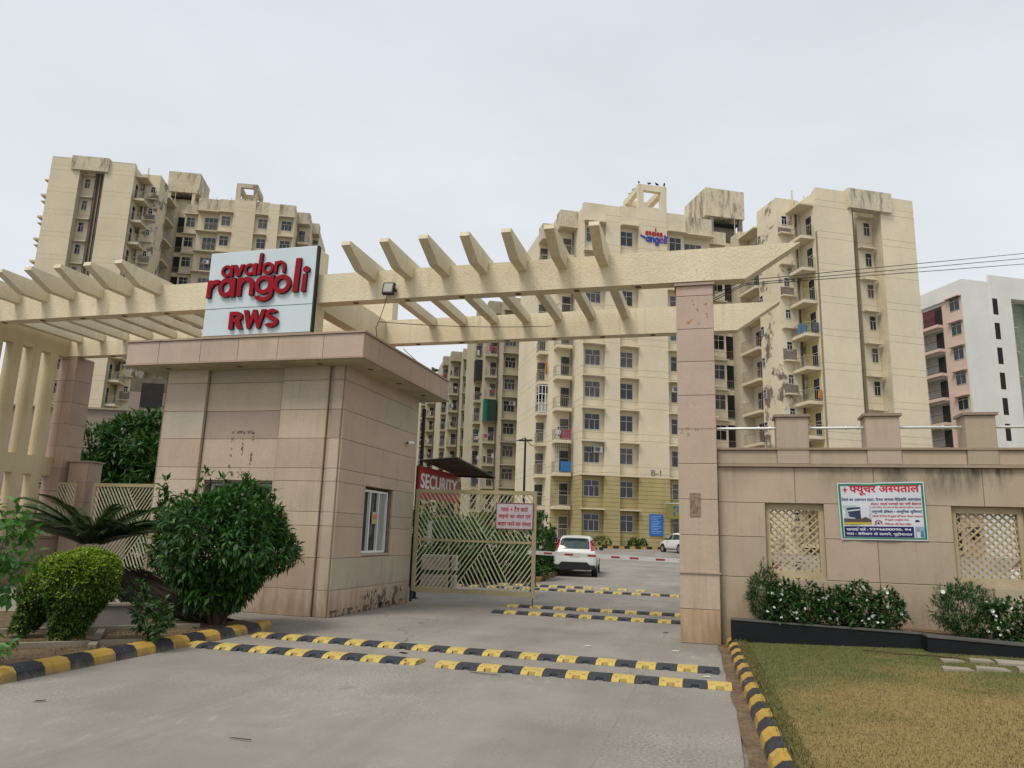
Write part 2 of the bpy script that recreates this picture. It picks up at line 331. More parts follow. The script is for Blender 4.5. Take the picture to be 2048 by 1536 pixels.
# ------------------------------------------------------------------ ground
def zg(y): return max(0.0, min(70.0, y)-17)*.0165
def sheet(name, mat, polyfn, ys, dz):       # polyfn(y) -> x0, x1
    mb = MB(); P = []
    for y in ys:
        a, b = polyfn(y); P += [(a, y, zg(y)+dz), (b, y, zg(y)+dz)]
    mb.add(P, [(2*i, 2*i+1, 2*i+3, 2*i+2) for i in range(len(ys)-1)])
    return tag(mb.build(name, mat), kind='structure')
YS = [-60, -20, -5, 3, 8, 13, 17, 25, 35, 45, 55, 65, 70, 90, 160, 600]
sheet('ground', surf('dusty_ground', (.24, .21, .165), .95, var=.2, vscale=.3, fine=.2, fscale=8, bump=.4, bscale=12), lambda y: (-500, 500), YS, -.03)
sheet('road', M['concrete'], lambda y: (-45, .16 if y < 13 else 40), [-30, -20, -5, 3, 8, 12.9, 13.05, 17, 25, 35, 45, 55, 65, 70, 90, 140], 0)
lawn_z = lambda x: .12+.05*max(0, x-.3)
mb = MB(); xs = [0, .6, 1, 1.6, 2.2, 2.75, 3.5, 5, 8, 14]; ly = [-6, 2, 6, 9, 11, 12.0, 12.9]
P = [(x if x > 0 else .10+(12.83-y)*.0324+.19, y, lawn_z(max(x, .3))-.01) for y in ly for x in xs]
mb.add(P, [(j*len(xs)+i, j*len(xs)+i+1, (j+1)*len(xs)+i+1, (j+1)*len(xs)+i) for j in range(len(ly)-1) for i in range(len(xs)-1)])
def lawn_col(N, L, P, c):
    n = noise(N, L, P, .75, 5, .6); sp = N.new('ShaderNodeSeparateXYZ'); L.new(P, sp.inputs[0])
    far = rng_map(N, L, sp.outputs[1], 8.0, 10.8, 0, .45)
    left = rng_map(N, L, sp.outputs[0], 1.1, .3, 0, .2)
    g = mathn(N, L, 'ADD', mathn(N, L, 'ADD', n, far), left)
    c = mixc(N, L, rng_map(N, L, g, .52, .82, 0, 1), (.33, .235, .095), (.095, .13, .036))
    c = mixc(N, L, rng_map(N, L, noise(N, L, P, 2.6, 5, .6), .55, .7, 0, .55), c, (.27, .185, .09))
    return mixc(N, L, rng_map(N, L, noise(N, L, P, 22, 3, .6), .35, .65, .0, .55), c, (.19, .15, .055))
lawn_soil = surf('lawn_turf', (.2, .14, .06), .95, var=.15, fine=.2, fscale=60, bump=1, bscale=70, bdist=.02, extra=lawn_col)
tag(mb.build('lawn', lawn_soil), kind='structure')
mb = MB(); bed = [(-13, 3.5), (-7.03, 3.5), (-7.03, 10.6), (-7.2, 11.0), (-7.6, 11.15), (-10.6, 11.15), (-11.6, 10.2), (-12.2, 8)]
mb.prism(bed, -.02, .09, 'z'); tag(mb.build('planting_bed', M['soil']), kind='structure')

# ------------------------------------------------------------------ apartment towers
def tower_lines(strength, per=2.95, offs=(.75, 1.35)):
    def fn(N, L, P, c):
        sp = N.new('ShaderNodeSeparateXYZ'); L.new(P, sp.inputs[0])
        for o in offs:
            q = mathn(N, L, 'FRACT', mathn(N, L, 'DIVIDE', mathn(N, L, 'ADD', sp.outputs[2], per*20-o), per))
            c = mixc(N, L, rng_map(N, L, q, .012, .016, strength, 0), c, (.27, .22, .14))
        return c
    return fn
def mould_top(top):
    def fn(N, L, P, c):
        sp = N.new('ShaderNodeSeparateXYZ'); L.new(P, sp.inputs[0])
        n = noise(N, L, scaled(N, L, P, (1.5, 1.5, .3)), 1, 7, .7)
        return mixc(N, L, mathn(N, L, 'MULTIPLY', rng_map(N, L, n, .5, .62, 0, .75), rng_map(N, L, sp.outputs[2], top-2.4, top-.6, 0, 1)), c, (.13, .11, .085))
    return fn
TW = (.655, .575, .42)
def tower_mats(tag_, top, col):
    return dict(
        wall=surf('tower_plaster_'+tag_, col, .9, var=.07, vscale=.25, fine=.03, fscale=3, bump=.1, bscale=6, streak=.22, streakcol=(.33, .27, .17), coords='object', extra=tower_lines(.7)),
        trim=surf('tower_trim_'+tag_, tuple(x*.97 for x in col), .9, var=.12, vscale=.5, fine=.06, fscale=6, bump=.1, bscale=8, streak=.4, streakcol=(.24, .2, .14), coords='object'),
        old=surf('mouldy_plaster_'+tag_, tuple(x*.86 for x in col), .92, var=.15, vscale=.4, fine=.12, fscale=5, bump=.3, bscale=5, streak=.5, streakcol=(.15, .125, .095), coords='object', extra=mould_top(top)),
        peel=surf('peeling_plaster_'+tag_, col, .92, var=.08, vscale=.4, fine=.05, fscale=6, bump=.2, bscale=5, blotch=1, blotchcol=(.175, .14, .115), bth=.535, bsc=.5, coords='object'),
        bare=surf('bare_plaster_'+tag_, (.2, .165, .14), .95, var=.25, vscale=.9, fine=.2, fscale=6, bump=.6, bscale=5, coords='object'))
def band_lines(N, L, P, c):
    sp = N.new('ShaderNodeSeparateXYZ'); L.new(P, sp.inputs[0])
    q = mathn(N, L, 'FRACT', mathn(N, L, 'DIVIDE', sp.outputs[2], .37))
    return mixc(N, L, rng_map(N, L, q, .09, .11, .75, 0), c, (.09, .07, .03))
M['band'] = surf('olive_band_paint', (.40, .33, .155), .85, var=.1, vscale=.5, fine=.05, fscale=8, bump=.1, streak=.35, streakcol=(.2, .15, .07), coords='object', extra=band_lines)
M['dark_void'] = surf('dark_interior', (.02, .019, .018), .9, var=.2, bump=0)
M['stained_shaded_slot'] = surf('stained_shaded_plaster', (.12, .098, .072), .95, var=.3, vscale=.8, fine=.1, fscale=5, bump=.2, streak=.7, streakcol=(.05, .04, .03), coords='object')  # slot's shade is painted into this dark brown along with its stains
M['yellow_wall'] = surf('yellow_balcony_wall', (.52, .43, .19), .9, var=.1, fine=.05, fscale=5, bump=0, coords='object')
M['rail'] = surf('balcony_railing', (.33, .30, .24), .6, var=.1, bump=0)
M['curtain'] = surf('curtained_pane', (.075, .065, .06), .25, var=.4, vscale=3, fine=.2, fscale=9, bump=0, spec=.6)
M['frost'] = surf('papered_pane', (.42, .46, .45), .3, var=.1, vscale=2, fine=.05, bump=0, spec=.5)
M['bluepane'] = surf('blue_grey_pane', (.05, .06, .075), .12, var=.3, vscale=2, bump=0, spec=.7)
PANES = [M['glass_dark'], M['glass_dark'], M['curtain'], M['bluepane'], M['frost']]
def window_mesh(w, h, cols_top, cols_bot, split=.36, t=.038):
    mb = MB(); zt = h*(1-split)
    mb.box(0, t, -.04, .02, 0, h).box(w-t, w, -.04, .02, 0, h).box(t, w-t, -.04, .02, 0, t).box(t, w-t, -.04, .02, h-t, h).box(t, w-t, -.035, .02, zt-t/2, zt+t/2)
    for n, a, b in ((cols_top, zt+t/2, h-t), (cols_bot, t, zt-t/2)):
        for k in range(1, n): x = w*k/n; mb.box(x-t/2, x+t/2, -.03, .02, a, b)
    return mb.mesh('window', M['window_frame'])
def pane_mesh(w, h, m): return MB().box(.02, w-.02, -.012, .0, .02, h-.02).mesh('pane', m)
WIN = {}
for key, (w, h, a, b) in dict(W3=(1.45, 1.45, 2, 3), W2=(1.23, 1.45, 2, 2), WT=(.55, .85, 1, 2), WD=(.9, 2.05, 1, 1), WL=(1.8, 2.0, 3, 3), WN=(.65, 1.3, 1, 2), WP=(1.5, 1.5, 2, 2)).items():
    WIN[key] = (window_mesh(w, h, a, b, .22 if key == 'WP' else .36), [pane_mesh(w, h, m) for m in PANES], w, h)
FR, FL = math.pi/2, -math.pi/2            # facing +x, facing -x
def put_window(root, key, x, y, z, rz=0, pane=None):
    fm, pm, w, h = WIN[key]; o = inst('window', fm, root, (x, y, z), rz)
    inst('pane', pm[pane if pane is not None else random.choice((0, 0, 1, 2, 2, 3))], o); return o
CHJ = {}
def chajja(root, x0, x1, y0, y1, z, mats, t=.11, name='window_hood'):
    k = (round(abs(x1-x0), 2), round(abs(y1-y0), 2), t, name, mats['trim'].name)
    if k not in CHJ: CHJ[k] = MB().prism([(0, 0), (k[0], 0), (k[0], k[1]), (0, k[1])], 0, t, 'z').mesh(name, mats['trim'])
    return inst(name, CHJ[k], root, (min(x0, x1), min(y0, y1), z))
RLS = {}
def railing(root, path, z, mat=None, h=.95, step=.16):
    key = (tuple((round(a-path[0][0], 2), round(b-path[0][1], 2)) for a, b in path), h, (mat or M['rail']).name)
    if key not in RLS:
        mb = MB(); pts = key[0]
        for (a, b), (c, d) in zip(pts[:-1], pts[1:]):
            L_ = math.hypot(c-a, d-b); n = max(2, int(L_/step))
            for zz in (.08, h): mb.tube([(a, b, zz), (c, d, zz)], .028, 4)
            for k in range(n+1): t = k/n; mb.tube([(a+(c-a)*t, b+(d-b)*t, .08), (a+(c-a)*t, b+(d-b)*t, h)], .014, 3, cap=False)
        RLS[key] = mb.mesh('railing', mat or M['rail'])
    return inst('railing', RLS[key], root, (path[0][0], path[0][1], z))
def tower(label, P0, ang, base, n, mirror=False, wings=True, mid=True, kmin=0, col=TW, group='apartment towers of the estate', band=True):
    """Local frame: x along the facade, y into the block, z from its base. Wing one starts at x=0; wing two stands 8.25 m nearer."""
    t = thing('apartment_tower', label, 'apartment tower', (P0[0], P0[1], base), math.radians(ang), group)
    H = .75+2.95*n+1.65; mats = tower_mats('%d%s' % (n, 'm' if mirror else ('' if wings else 's')), H, col)
    mx = (lambda u: 28.67-u) if mirror else (lambda u: u)
    my = (lambda v: v+8.25) if mirror else (lambda v: v)
    def bx(mb, u0, u1, v0, v1, z0, z1): mb.box(mx(u0), mx(u1), my(v0), my(v1), z0, z1)
    def part(name, m, *boxes):
        if name == 'parapet' and len(boxes) > 1: return [part(name, m, b) for b in boxes]
        mb = MB()
        for b in boxes: bx(mb, *b)
        return mb.build(name, m, t)
    def win(key, u, v, z, pane=None):      # faces the front; u is its left end in the unmirrored plan
        w = WIN[key][2]; return put_window(t, key, mx(u+w) if mirror else u, my(v), z, 0, pane)
    def winside(key, u, v, z, pane=None):  # faces -u in plan, v is its nearer end
        w = WIN[key][2]
        return put_window(t, key, mx(u), my(v), z, FR, pane) if mirror else put_window(t, key, u, my(v)+w, z, FL, pane)
    def hood(u0, u1, v0, v1, z, tt=.11, name='window_hood'): return chajja(t, mx(u0), mx(u1), my(v0), my(v1), z, mats, tt, name)
    def rail(path, z, m=None, h=.95): return railing(t, [(mx(a), my(b)) for a, b in path], z, m, h)
    zf = lambda k: .75+2.95*k
    W, TR, OLD, PEEL = mats['wall'], mats['trim'], mats['old'], mats['peel']
    K = range(kmin, n); zb = -2.0
    # ---- wing one
    part('wall', W, (0, 10.3, .47, 12, zb, H-.35), (0, .14, 0, .47, zb, H-1.9), (2.2, 3.64, 0, .47, zb, H-.03), (5.44, 8.33, -.03, .47, zb, H+.05), (-1.8, 0, 3.1, 12, zb, H-.6), (-2.7, -1.8, 6.2, 14, zb, H-1.0))
    part('parapet', OLD if mirror else mats['trim'], (.003, 2.2, .02, .47, zf(n-1)+2.76, H), (3.64, 5.44, .03, .47, zf(n-1)+2.76, H+.1), (8.33, 10.3, .03, .47, zf(n-1)+2.76, H))
    part('parapet', OLD, (-1.75, .0, 1.75, 3.1, H-1.9, H-.2), (-2.75, -1.45, 4.6, 6.2, H-2.1, H-.5))
    c0 = H+.05; cw = 5.44
    part('roof_frame', OLD if mirror else TR, (cw, 5.98, -.03, .42, c0, c0+2.55), (7.72, 8.33, -.03, .42, c0, c0+2.55), (5.98, 7.72, -.03, .42, c0+1.95, c0+2.55), (5.98, 7.72, -.03, .42, c0, c0+.25),
         (cw, 5.94, .42, 4.0, c0+1.95, c0+2.55), (7.76, 8.33, .42, 4.0, c0+1.95, c0+2.55), (cw, 5.94, 3.5, 4.0, c0-.2, c0+1.95), (7.76, 8.33, 3.5, 4.0, c0-.2, c0+1.95), (5.94, 7.76, 3.55, 4.0, c0+1.95, c0+2.55))
    for k in K:
        z = zf(k)
        for u0, u1, ww, uw in ((.0, 2.2, 'W3', .42), (3.64, 5.44, 'W2', 3.78)):
            win(ww, uw, .46-(.045 if band and k < 2 else 0), z+.85); hood(u0+.02, u1-.02, -.42, .46, z+2.65)
        win('W2', 8.75, .46-(.045 if band and k < 2 else 0), z+.85); hood(8.34, 10.28, -.3, .46, z+2.65)
        # stepped balconies on the outer side
        hood(-1.8, -.3, 1.95, 3.1, z-.3, .3, 'balcony_slab'); rail([(-.3, 3.06), (-.34, 2.0), (-1.76, 2.0), (-1.76, 3.06)], z)
        win('WD', -1.1, 3.09-(.05 if band and k < 2 else 0), z+.05, 0 if k % 3 else 2)
        hood(-2.7, -1.4, 4.9, 6.2, z-.3, .3, 'balcony_slab'); rail([(-1.44, 6.15), (-1.44, 4.95), (-2.66, 4.95), (-2.66, 6.15)], z)
        win('WD', -2.6, 6.19, z+.05)
    if band:
        part('lower_band', M['band'], (-1.82, .02, 3.07, 3.2, zb, 6.4), (-.02, .16, -.02, 3.07, zb, 6.4), (.16, 2.18, .44, .5, zb, 6.4), (2.18, 3.66, -.02, .44, zb, 6.4), (3.66, 5.42, .442, .5, zb, 6.4), (5.42, 8.35, -.05, .44, zb, 6.4), (8.35, 10.3, .444, .5, zb, 6.4))
    part('drain_pipe', M['edging'], (-.16, -.06, 2.95, 3.06, 0, H-1.5))
    if not wings: return t
    # ---- the part between the wings
    part('wall', W, (10.3, 13.2, .9, 12, zb, H-.3), (13.2, 15.3, 2.0, 12, zb, H-1.2), (15.3, 16.5, 2.62, 12, zb, H-1.2))
    part('parapet', OLD, (10.28, 13.25, .42, .9, zf(n-1)+2.76, H+.05), (13.25, 15.32, 1.55, 2.0, zf(n-1)+2.76, H-.6))
    for k in K:
        z = zf(k)
        win('WL', 10.5, .89, z+.02); rail([(10.45, .42), (12.5, .42)], z); hood(10.3, 13.2, -.2, .89, z+2.6); hood(10.32, 12.6, .38, .89, z-.18, .18, 'balcony_slab')
        win('W2', 13.85, 1.99, z+.85); hood(13.5, 15.3, 1.5, 1.99, z+2.65)
        part('stair_opening', M['dark_void'], (15.36, 16.44, 2.6, 2.7, z+.12, z+2.45)); rail([(15.55, 2.55), (16.3, 2.55)], z+.1, None, .8)
    tz = H+2.3
    for u_, v_, h_ in ((9.6, 3, 1.6), (12.2, 5, 2.4), (1.2, 6, 1.3), (20.5, -4, 1.5), (24.2, -3, 2.2), (17.5, 3.6, 2.6)):
        q_ = MB().tube([(mx(u_), my(v_), H-.6), (mx(u_), my(v_), H+h_)], .045, 5); q_.build('antenna_pole', mats['old'], t)
    part('water_tank', OLD, (14.5, 18.9, 4, 9, tz, tz+3.1)); part('tank_room', mats['bare'] if not mirror else OLD, (15.2, 18.5, 5.2, 8.6, H-1.2, tz-.5), (15.0, 15.4, 4.1, 4.5, H-1.2, tz), (18.3, 18.7, 4.1, 4.5, H-1.2, tz))
    part('tank_shelf', M['dark_void'], (15.2, 18.4, 4.3, 5.2, tz-.62, tz-.5))
    # ---- wing two
    a, b = 18.77, -8.25
    R = lambda u0, u1, v0, v1, z0, z1: (a+u0, a+u1, b+v0, b+v1, z0, z1)
    part('wall', W, R(0, 3.5, 0, .62, zb, H), R(0, 3.5, .62, 6, zb, H-.2), R(6.45, 9.9, 0, 6, zb, H), R(4.9, 6.45, 1.25, 6, zb, H-.2), R(0, 9.9, 6, 20, zb, H-.3), R(-1.3, 0, 6.0, 11, zb, H-.5))
    part('peeling_wall', PEEL, R(-2.3, -.003, 2.6, 5.9, zb, H+.02)); part('peeling_wall', OLD, R(-2.4, -1.3, 9.1, 10.85, zb, H-.6))
    part('slot_wall', M['stained_shaded_slot'], R(3.5, 4.9, *((.85, 1.2) if mirror else (2.9, 3.2)), zb, H-.5)); part('slot_wall', OLD, R(6.44, 6.449, .02, 1.25, zb, H-1.6))
    part('parapet_box', OLD, R(3.05, 7.45, -.32, .5, H-1.5, H+.35)); part('parapet', OLD if mirror else TR, R(.01, 3.05, .01, .3, H, H+.12), R(7.45, 9.89, .01, .3, H, H+.12))
    part('drain_pipe', M['stained_shaded_slot'], R(3.5, 3.62, .02, .14, 0, H-1.6)); part('drain_pipe', M['edging'], R(-.12, -.02, .1, .2, 0, H-4)); part('drain_pipe', TR, R(-.75, -.63, 2.46, 2.58, 0, H+.9)); part('drain_pipe', M['stained_shaded_slot'], R(-.45, -.35, 2.46, 2.58, 0, H-.9))
    for dx in (3.9, 4.15, 4.55): part('soil_pipe', M['stained_shaded_slot'] if dx != 4.15 else M['edging'], R(dx, dx+.11, *((.68, .8) if mirror else (2.72, 2.84)), 0, H-1.2))
    if mirror: part('flank_wall', OLD, R(9.9, 11.1, 3.4, 20, zb, H-.9))
    for k in K:
        z = zf(k)+.3
        if mirror: hood(a+9.9, a+11.4, b+1.7, b+3.4, z-.25, .25, 'balcony_slab'); hood(a+9.95, a+11.6, b+2.4, b+3.4, z+2.2, .12); win('WD', a+10.05, b+3.39, z+.05)
        win('WN', a+5.55, b+1.24, z+1.0); hood(a+4.9, a+6.3, b+.65, b+1.24, z+2.55)
        part('loggia', M['yellow_wall'] if k < 8 else TR, R(-.012, 0, .62, 2.58, z, z+2.5)); winside('WD', a-.02, b+.75, z+.03, 0); hood(a-1.35, a-.013, b+.5, b+2.58, z-.28, .28, 'balcony_slab')
        rail([(a-.05, b+.55), (a-1.3, b+.55), (a-1.3, b+2.55)], z)
        win('WT', a-1.85, b+2.59, z+1.75); hood(a-2.25, a-.8, b+2.1, b+2.59, z+.75, .12, 'ledge')
        if k % 2 or k < 6: part('peeled_patch', mats['bare'], R(-2.2, -.9, 2.57, 2.6, z+.85, z+1.45+.25*(k % 3)))
        # second balcony further back
        winside('WL', a-1.31, b+6.6, z+.02); hood(a-2.6, a-1.32, b+6.0, b+9.1, z-.26, .26, 'balcony_slab'); rail([(a-2.55, b+6.05), (a-2.55, b+9.05)], z)
        winside('WT', a-2.32, b+5.25, z+.9)
        # balconies on the outer flank
        hood(a+9.9, a+10.75, b+1.6, b+3.6, z-.25, .25, 'balcony_slab'); rail([(a+9.95, b+1.65), (a+10.7, b+1.65), (a+10.7, b+3.55)], z); hood(a+9.9, a+10.4, b+.9, b+1.5, z+1.2, .1)
    hood(a-1.4, a-.013, b+.4, b+2.58, zf(n)+.2, .15); hood(a-2.6, a-1.32, b+6.0, b+9.1, zf(n)+.1, .15)
    return t
U = (math.cos(math.radians(27.5)), math.sin(math.radians(27.5))); V = (-U[1], U[0])
P0 = (-11.303, 64.01)
def loc_uv(u, v, O=P0): return (O[0]+U[0]*u+V[0]*v, O[1]+U[1]*u+V[1]*v)
tower_b = tower('weathered cream apartment tower on the right with red and blue lettering near its roof', P0, 27.5, .6, 10)
tower('weathered cream apartment tower on the left, behind the big entrance sign', (-79.458, 67.1), 23.3, -.25, 15, mirror=True, kmin=4, col=(.56, .485, .345), band=False)
DARKC = (.40, .35, .24)
m1 = tower('tan apartment block left of the pale tower, a green net on one balcony', loc_uv(-1.08, 31.2), 27.5, 1.05, 10, wings=False, col=DARKC)
def relabel(o, s): o['label'] = s; return o
m2 = relabel(copy_tree(m1), 'tan apartment block between the guard room eave and the netted block'); m2.location = (*loc_uv(-2.27, 59.8), .7)
m3 = relabel(copy_tree(m1), 'farthest tan apartment block, low over the security canopy beside the guard room'); m3.location = (*loc_uv(-3.17, 89.1), 1.1)
m4 = relabel(copy_tree(m1), 'tan apartment block glimpsed beside the dark canopy post at the guard room corner'); m4.location = (*loc_uv(-5.2, 119), 1.1)
# hospital-like pink and white block on the far right
def pink_tower():
    t = thing('pink_apartment_block', 'pink and white apartment block at the far right, behind the boundary wall', 'apartment block', (28.462, 92.73, .6), math.radians(27.5), 'apartment towers of the estate')
    white = surf('white_wall_paint', (.66, .655, .62), .85, var=.06, vscale=.3, fine=.03, fscale=4, bump=.05, streak=.15, streakcol=(.4, .38, .33), coords='object')
    pink = surf('pink_wall_paint', (.60, .455, .375), .85, var=.05, vscale=.3, fine=.03, fscale=4, bump=.05, coords='object')
    dpink = surf('deep_pink_wall_paint', (.54, .43, .40), .85, var=.05, bump=0); green = surf('sage_wall_paint', (.22, .26, .2), .85, bump=0); logg = surf('loggia_wall', (.26, .245, .225), .85, bump=0); maroon = surf('maroon_wall_paint', (.13, .045, .045), .85, bump=0)
    H = 31.9; mats = {'trim': pink}
    MB().box(0, 6.0, 0, 12, -2, H).box(3.2, 6.0, -.35, 0, -2, H+.75).box(6.0, 9.2, 1.0, 12, -2, H+.3).box(9.2, 16, -.3, 12, -2, H+.7).box(6.0, 9.2, -.35, 1.0, H-1.9, H+.75).build('wall', white, t)
    MB().box(-.3, 0, 0, .28, -2, H).box(-.3, 0, .28, 6.8, H-1.85, H).build('wall', white, t)
    MB().box(-.06, 0, .28, 3.5, -2, H-1.85).build('wall', pink, t); MB().box(6.0, 7.5, .96, 1.0, -2, H-1.9).build('wall', dpink, t); MB().box(7.5, 9.2, .97, 1.0, -2, H-1.9).build('wall', green, t)
    for k in range(10):
        z = .75+2.95*k
        put_window(t, 'WP', -.07, .8+1.5, z+1.2, FL, 0); MB().box(-.55, -.06, .55, 2.6, z+2.75, z+2.86).build('window_hood', pink, t)
        o = MB().box(3.35, 4.05, -.36, -.34, z+.55, z+2.5).build('slot_opening', M['dark_void'], t)
        put_window(t, 'WN', 6.35, .95, z+1.1, 0, 2); MB().box(6.1, 7.4, .5, .95, z+2.45, z+2.55).build('window_hood', dpink, t)
        MB().box(-.9, 0, 3.5, 6.8, z-.35, z).build('balcony_slab', pink, t); MB().box(-.02, 0, 3.5, 6.8, z, z+2.4).build('loggia', logg if k < 9 else maroon, t); MB().box(-.05, -.021, 3.6, 4.7, z, z+2.1).build('balcony_door', M['dark_void'], t)
        MB().box(-.9, -.02, 6.6, 6.8, z, z+2.6).build('wall', white, t)
        railing(t, [(-.86, 3.55), (-.86, 6.6)], z, M['black_metal'])
    return t
pink_tower()
MB_ = MB
# ------------------------------------------------------------------ gateway: pillar, pergola beams and rafters, sign pylon
STONE = [(.475, .375, .275), (.45, .35, .262), (.495, .40, .30), (.435, .33, .245), (.465, .37, .28)]
def stone_color(i=None): return jit(random.choice(STONE) if i is None else STONE[i], .05)
G = .003
def slab_part(root, x0, x1, y, z0, z1, col=None, depth=.04, mat='stone', name='stone_slab', g=G):
    o = MB().slab(x0+g, x1-g, y, y+depth, z0+g, z1-g).build(name, M[mat], root); o.color = (*(col or stone_color()), 1); return o
def slab_side(root, x, y0, y1, z0, z1, col=None, depth=.04, mat='stone', facing=1, name='stone_slab'):   # on a face looking along +x (facing=1) or -x
    mb = MB().slab(y0+G, y1-G, 0, depth, z0+G, z1-G)
    mb.v = [(x-facing*p[1], p[0], p[2]) for p in mb.v]
    o = mb.build(name, M[mat], root); o.color = (*(col or stone_color()), 1); return o
gw = thing('entrance_gateway', 'cream entrance gateway with slanted pergola rafters on a tall stone pillar', 'gateway')
# stone pillar on the right
MB().box(-.555, .005, 12.775, 13.34, 0, 5.97).build('pillar_core', M['joint'], gw)
PZ = [0, .53, 1.1, 1.7, 2.28, 2.87, 3.45, 4.03, 4.62, 5.2, 5.8, 5.985]
PCOL = [(.43, .30, .185), (.47, .37, .275), (.44, .345, .25), (.445, .35, .26), (.435, .34, .255), (.45, .345, .265), (.465, .355, .28), (.46, .355, .28), (.465, .35, .28), (.46, .345, .28), (.455, .335, .275)]
for a, b, c in zip(PZ[:-1], PZ[1:], PCOL):
    slab_part(gw, -.59, .04, 12.74, a, b, jit(c, .03)); slab_side(gw, -.59, 12.782, 13.37, a, b, jit(c, .04), facing=-1); slab_side(gw, .04, 12.782, 13.37, a, b, jit(c, .04))
mo = MB().box(-.61, .06, 12.715, 13.39, 1.09, 1.115).build('moulding', M['stone'], gw); mo.color = (.40, .31, .22, 1)
mo = MB().box(-.62, .07, 12.7, 13.4, 5.985, 6.03).build('pillar_cap', M['stone'], gw); mo.color = (.33, .25, .19, 1)
MB().box(-.41, -.24, 12.728, 12.738, 2.0, 2.38).build('torn_poster', surf('torn_poster', (.27, .21, .14), .9, var=.3, vscale=9, fine=.2, bump=.2, blotch=.9, blotchcol=(.17, .12, .07), bth=.5, bsc=16), gw)
M['orange_mark'] = surf('orange_spray', (.36, .25, .21), .7, var=.1, blotch=.95, blotchcol=(.5, .2, .04), bth=.55, bsc=9, bump=0)
def beam(y0, y1, x0, kx, tx, name='beam'):
    mb = MB(); mb.prism([(x0, 6.06), (kx, 6.06), (tx, 6.655), (x0, 6.655)], y0, y1, 'y')
    o = mb.build(name, M['cream'], gw)
    l = MB()
    for x in np.arange(x0+.5, kx, 1.12): l.disc((float(x), (y0+y1)/2, 6.052), .06, 10, 'z', .007)
    l.build('beam_downlights', M['rust_dirt'], gw); return o
beam(12.72, 13.0, -17.44, .585, 1.5); beam(16.0, 16.28, -17.44, .53, 1.42)
fin = MB().prism([(11.53, 6.73), (12.11, 6.445), (16.06, 6.445), (16.06, 6.645), (13.2, 6.645), (13.04, 6.80), (11.55, 6.81)], 0, .175, 'x').mesh('rafter', M['cream'])
for k in range(7): inst('rafter', fin, gw, (-6.366+.765*k-.175+random.uniform(-.004, .004), random.uniform(-.012, .012), 0))
for k in range(8): inst('rafter', fin, gw, (-11.44-.765*k-.175+random.uniform(-.004, .004), random.uniform(-.012, .012), 0))
# pylon behind the sign, its rear twin and the ties between them
MB().box(-10.14, -7.67, 12.66, 13.06, 5.33, 7.2).build('sign_pylon', M['cream'], gw)
MB().box(-10.14, -7.67, 16.3, 16.62, 5.33, 7.4).build('sign_pylon', M['cream'], gw)
for x in (-10.1, -7.98): MB().box(x, x+.3, 13.06, 16.0, 6.0, 6.64).build('tie_beam', M['cream'], gw)
# slotted wall on the left, with its stone plinth and pillar
def slot_wall():
    mb = MB(); X0, X1 = -17.45, -17.2
    slots = [(12.92, 13.2), (13.48, 13.76), (14.04, 14.32), (14.6, 14.88), (15.16, 15.45), (15.71, 15.985)]
    mb.box(X0, X1, 12.3, 16.0, 6.03, 6.05); mb.box(X0, X1, 13.001, 15.999, 6.05, 6.65)
    mb.box(X0, X1, 12.3, 16.0, 2.77, 3.26)
    e = [12.3]+[q for s in slots for q in s]
    for a, b in zip(e[0::2], e[1::2]): mb.box(X0, X1, a, b, 3.26, 6.03); mb.box(X0, X1, a, b, 1.17, 2.77)
    return mb.build('slotted_wall', M['ochre_paint'], gw)
slot_wall()
MB().box(-17.5, -16.93, 10.5, 18.6, 0, 1.13).build('plinth_core', M['joint'], gw)
for k, y in enumerate(np.arange(10.6, 18.5, .9)): slab_side(gw, -16.89, float(y), float(y)+.9, .58, 1.14, (.36, .265, .205)); slab_side(gw, -16.89, float(y), float(y)+.9, 0, .58, (.35, .255, .195))
o = MB().box(-17.5, -16.86, 10.5, 18.6, 1.142, 1.175).build('coping', M['stone'], gw); o.color = (.3, .22, .17, 1)
MB().box(-17.42, -16.9, 16.03, 16.58, 1.18, 6.05).build('pillar_core', M['joint'], gw)
for a, b in zip(np.arange(1.18, 6.0, .6), np.arange(1.78, 6.6, .6)):
    b = min(float(b), 6.04); a = float(a)
    for x0, x1 in ((-17.45, -17.16), (-17.16, -16.87)): slab_part(gw, x0, x1, 16.0, a, b, jit((.38, .27, .205), .07))
    slab_side(gw, -16.87, 16.042, 16.6, a, b, jit((.36, .26, .2), .06))

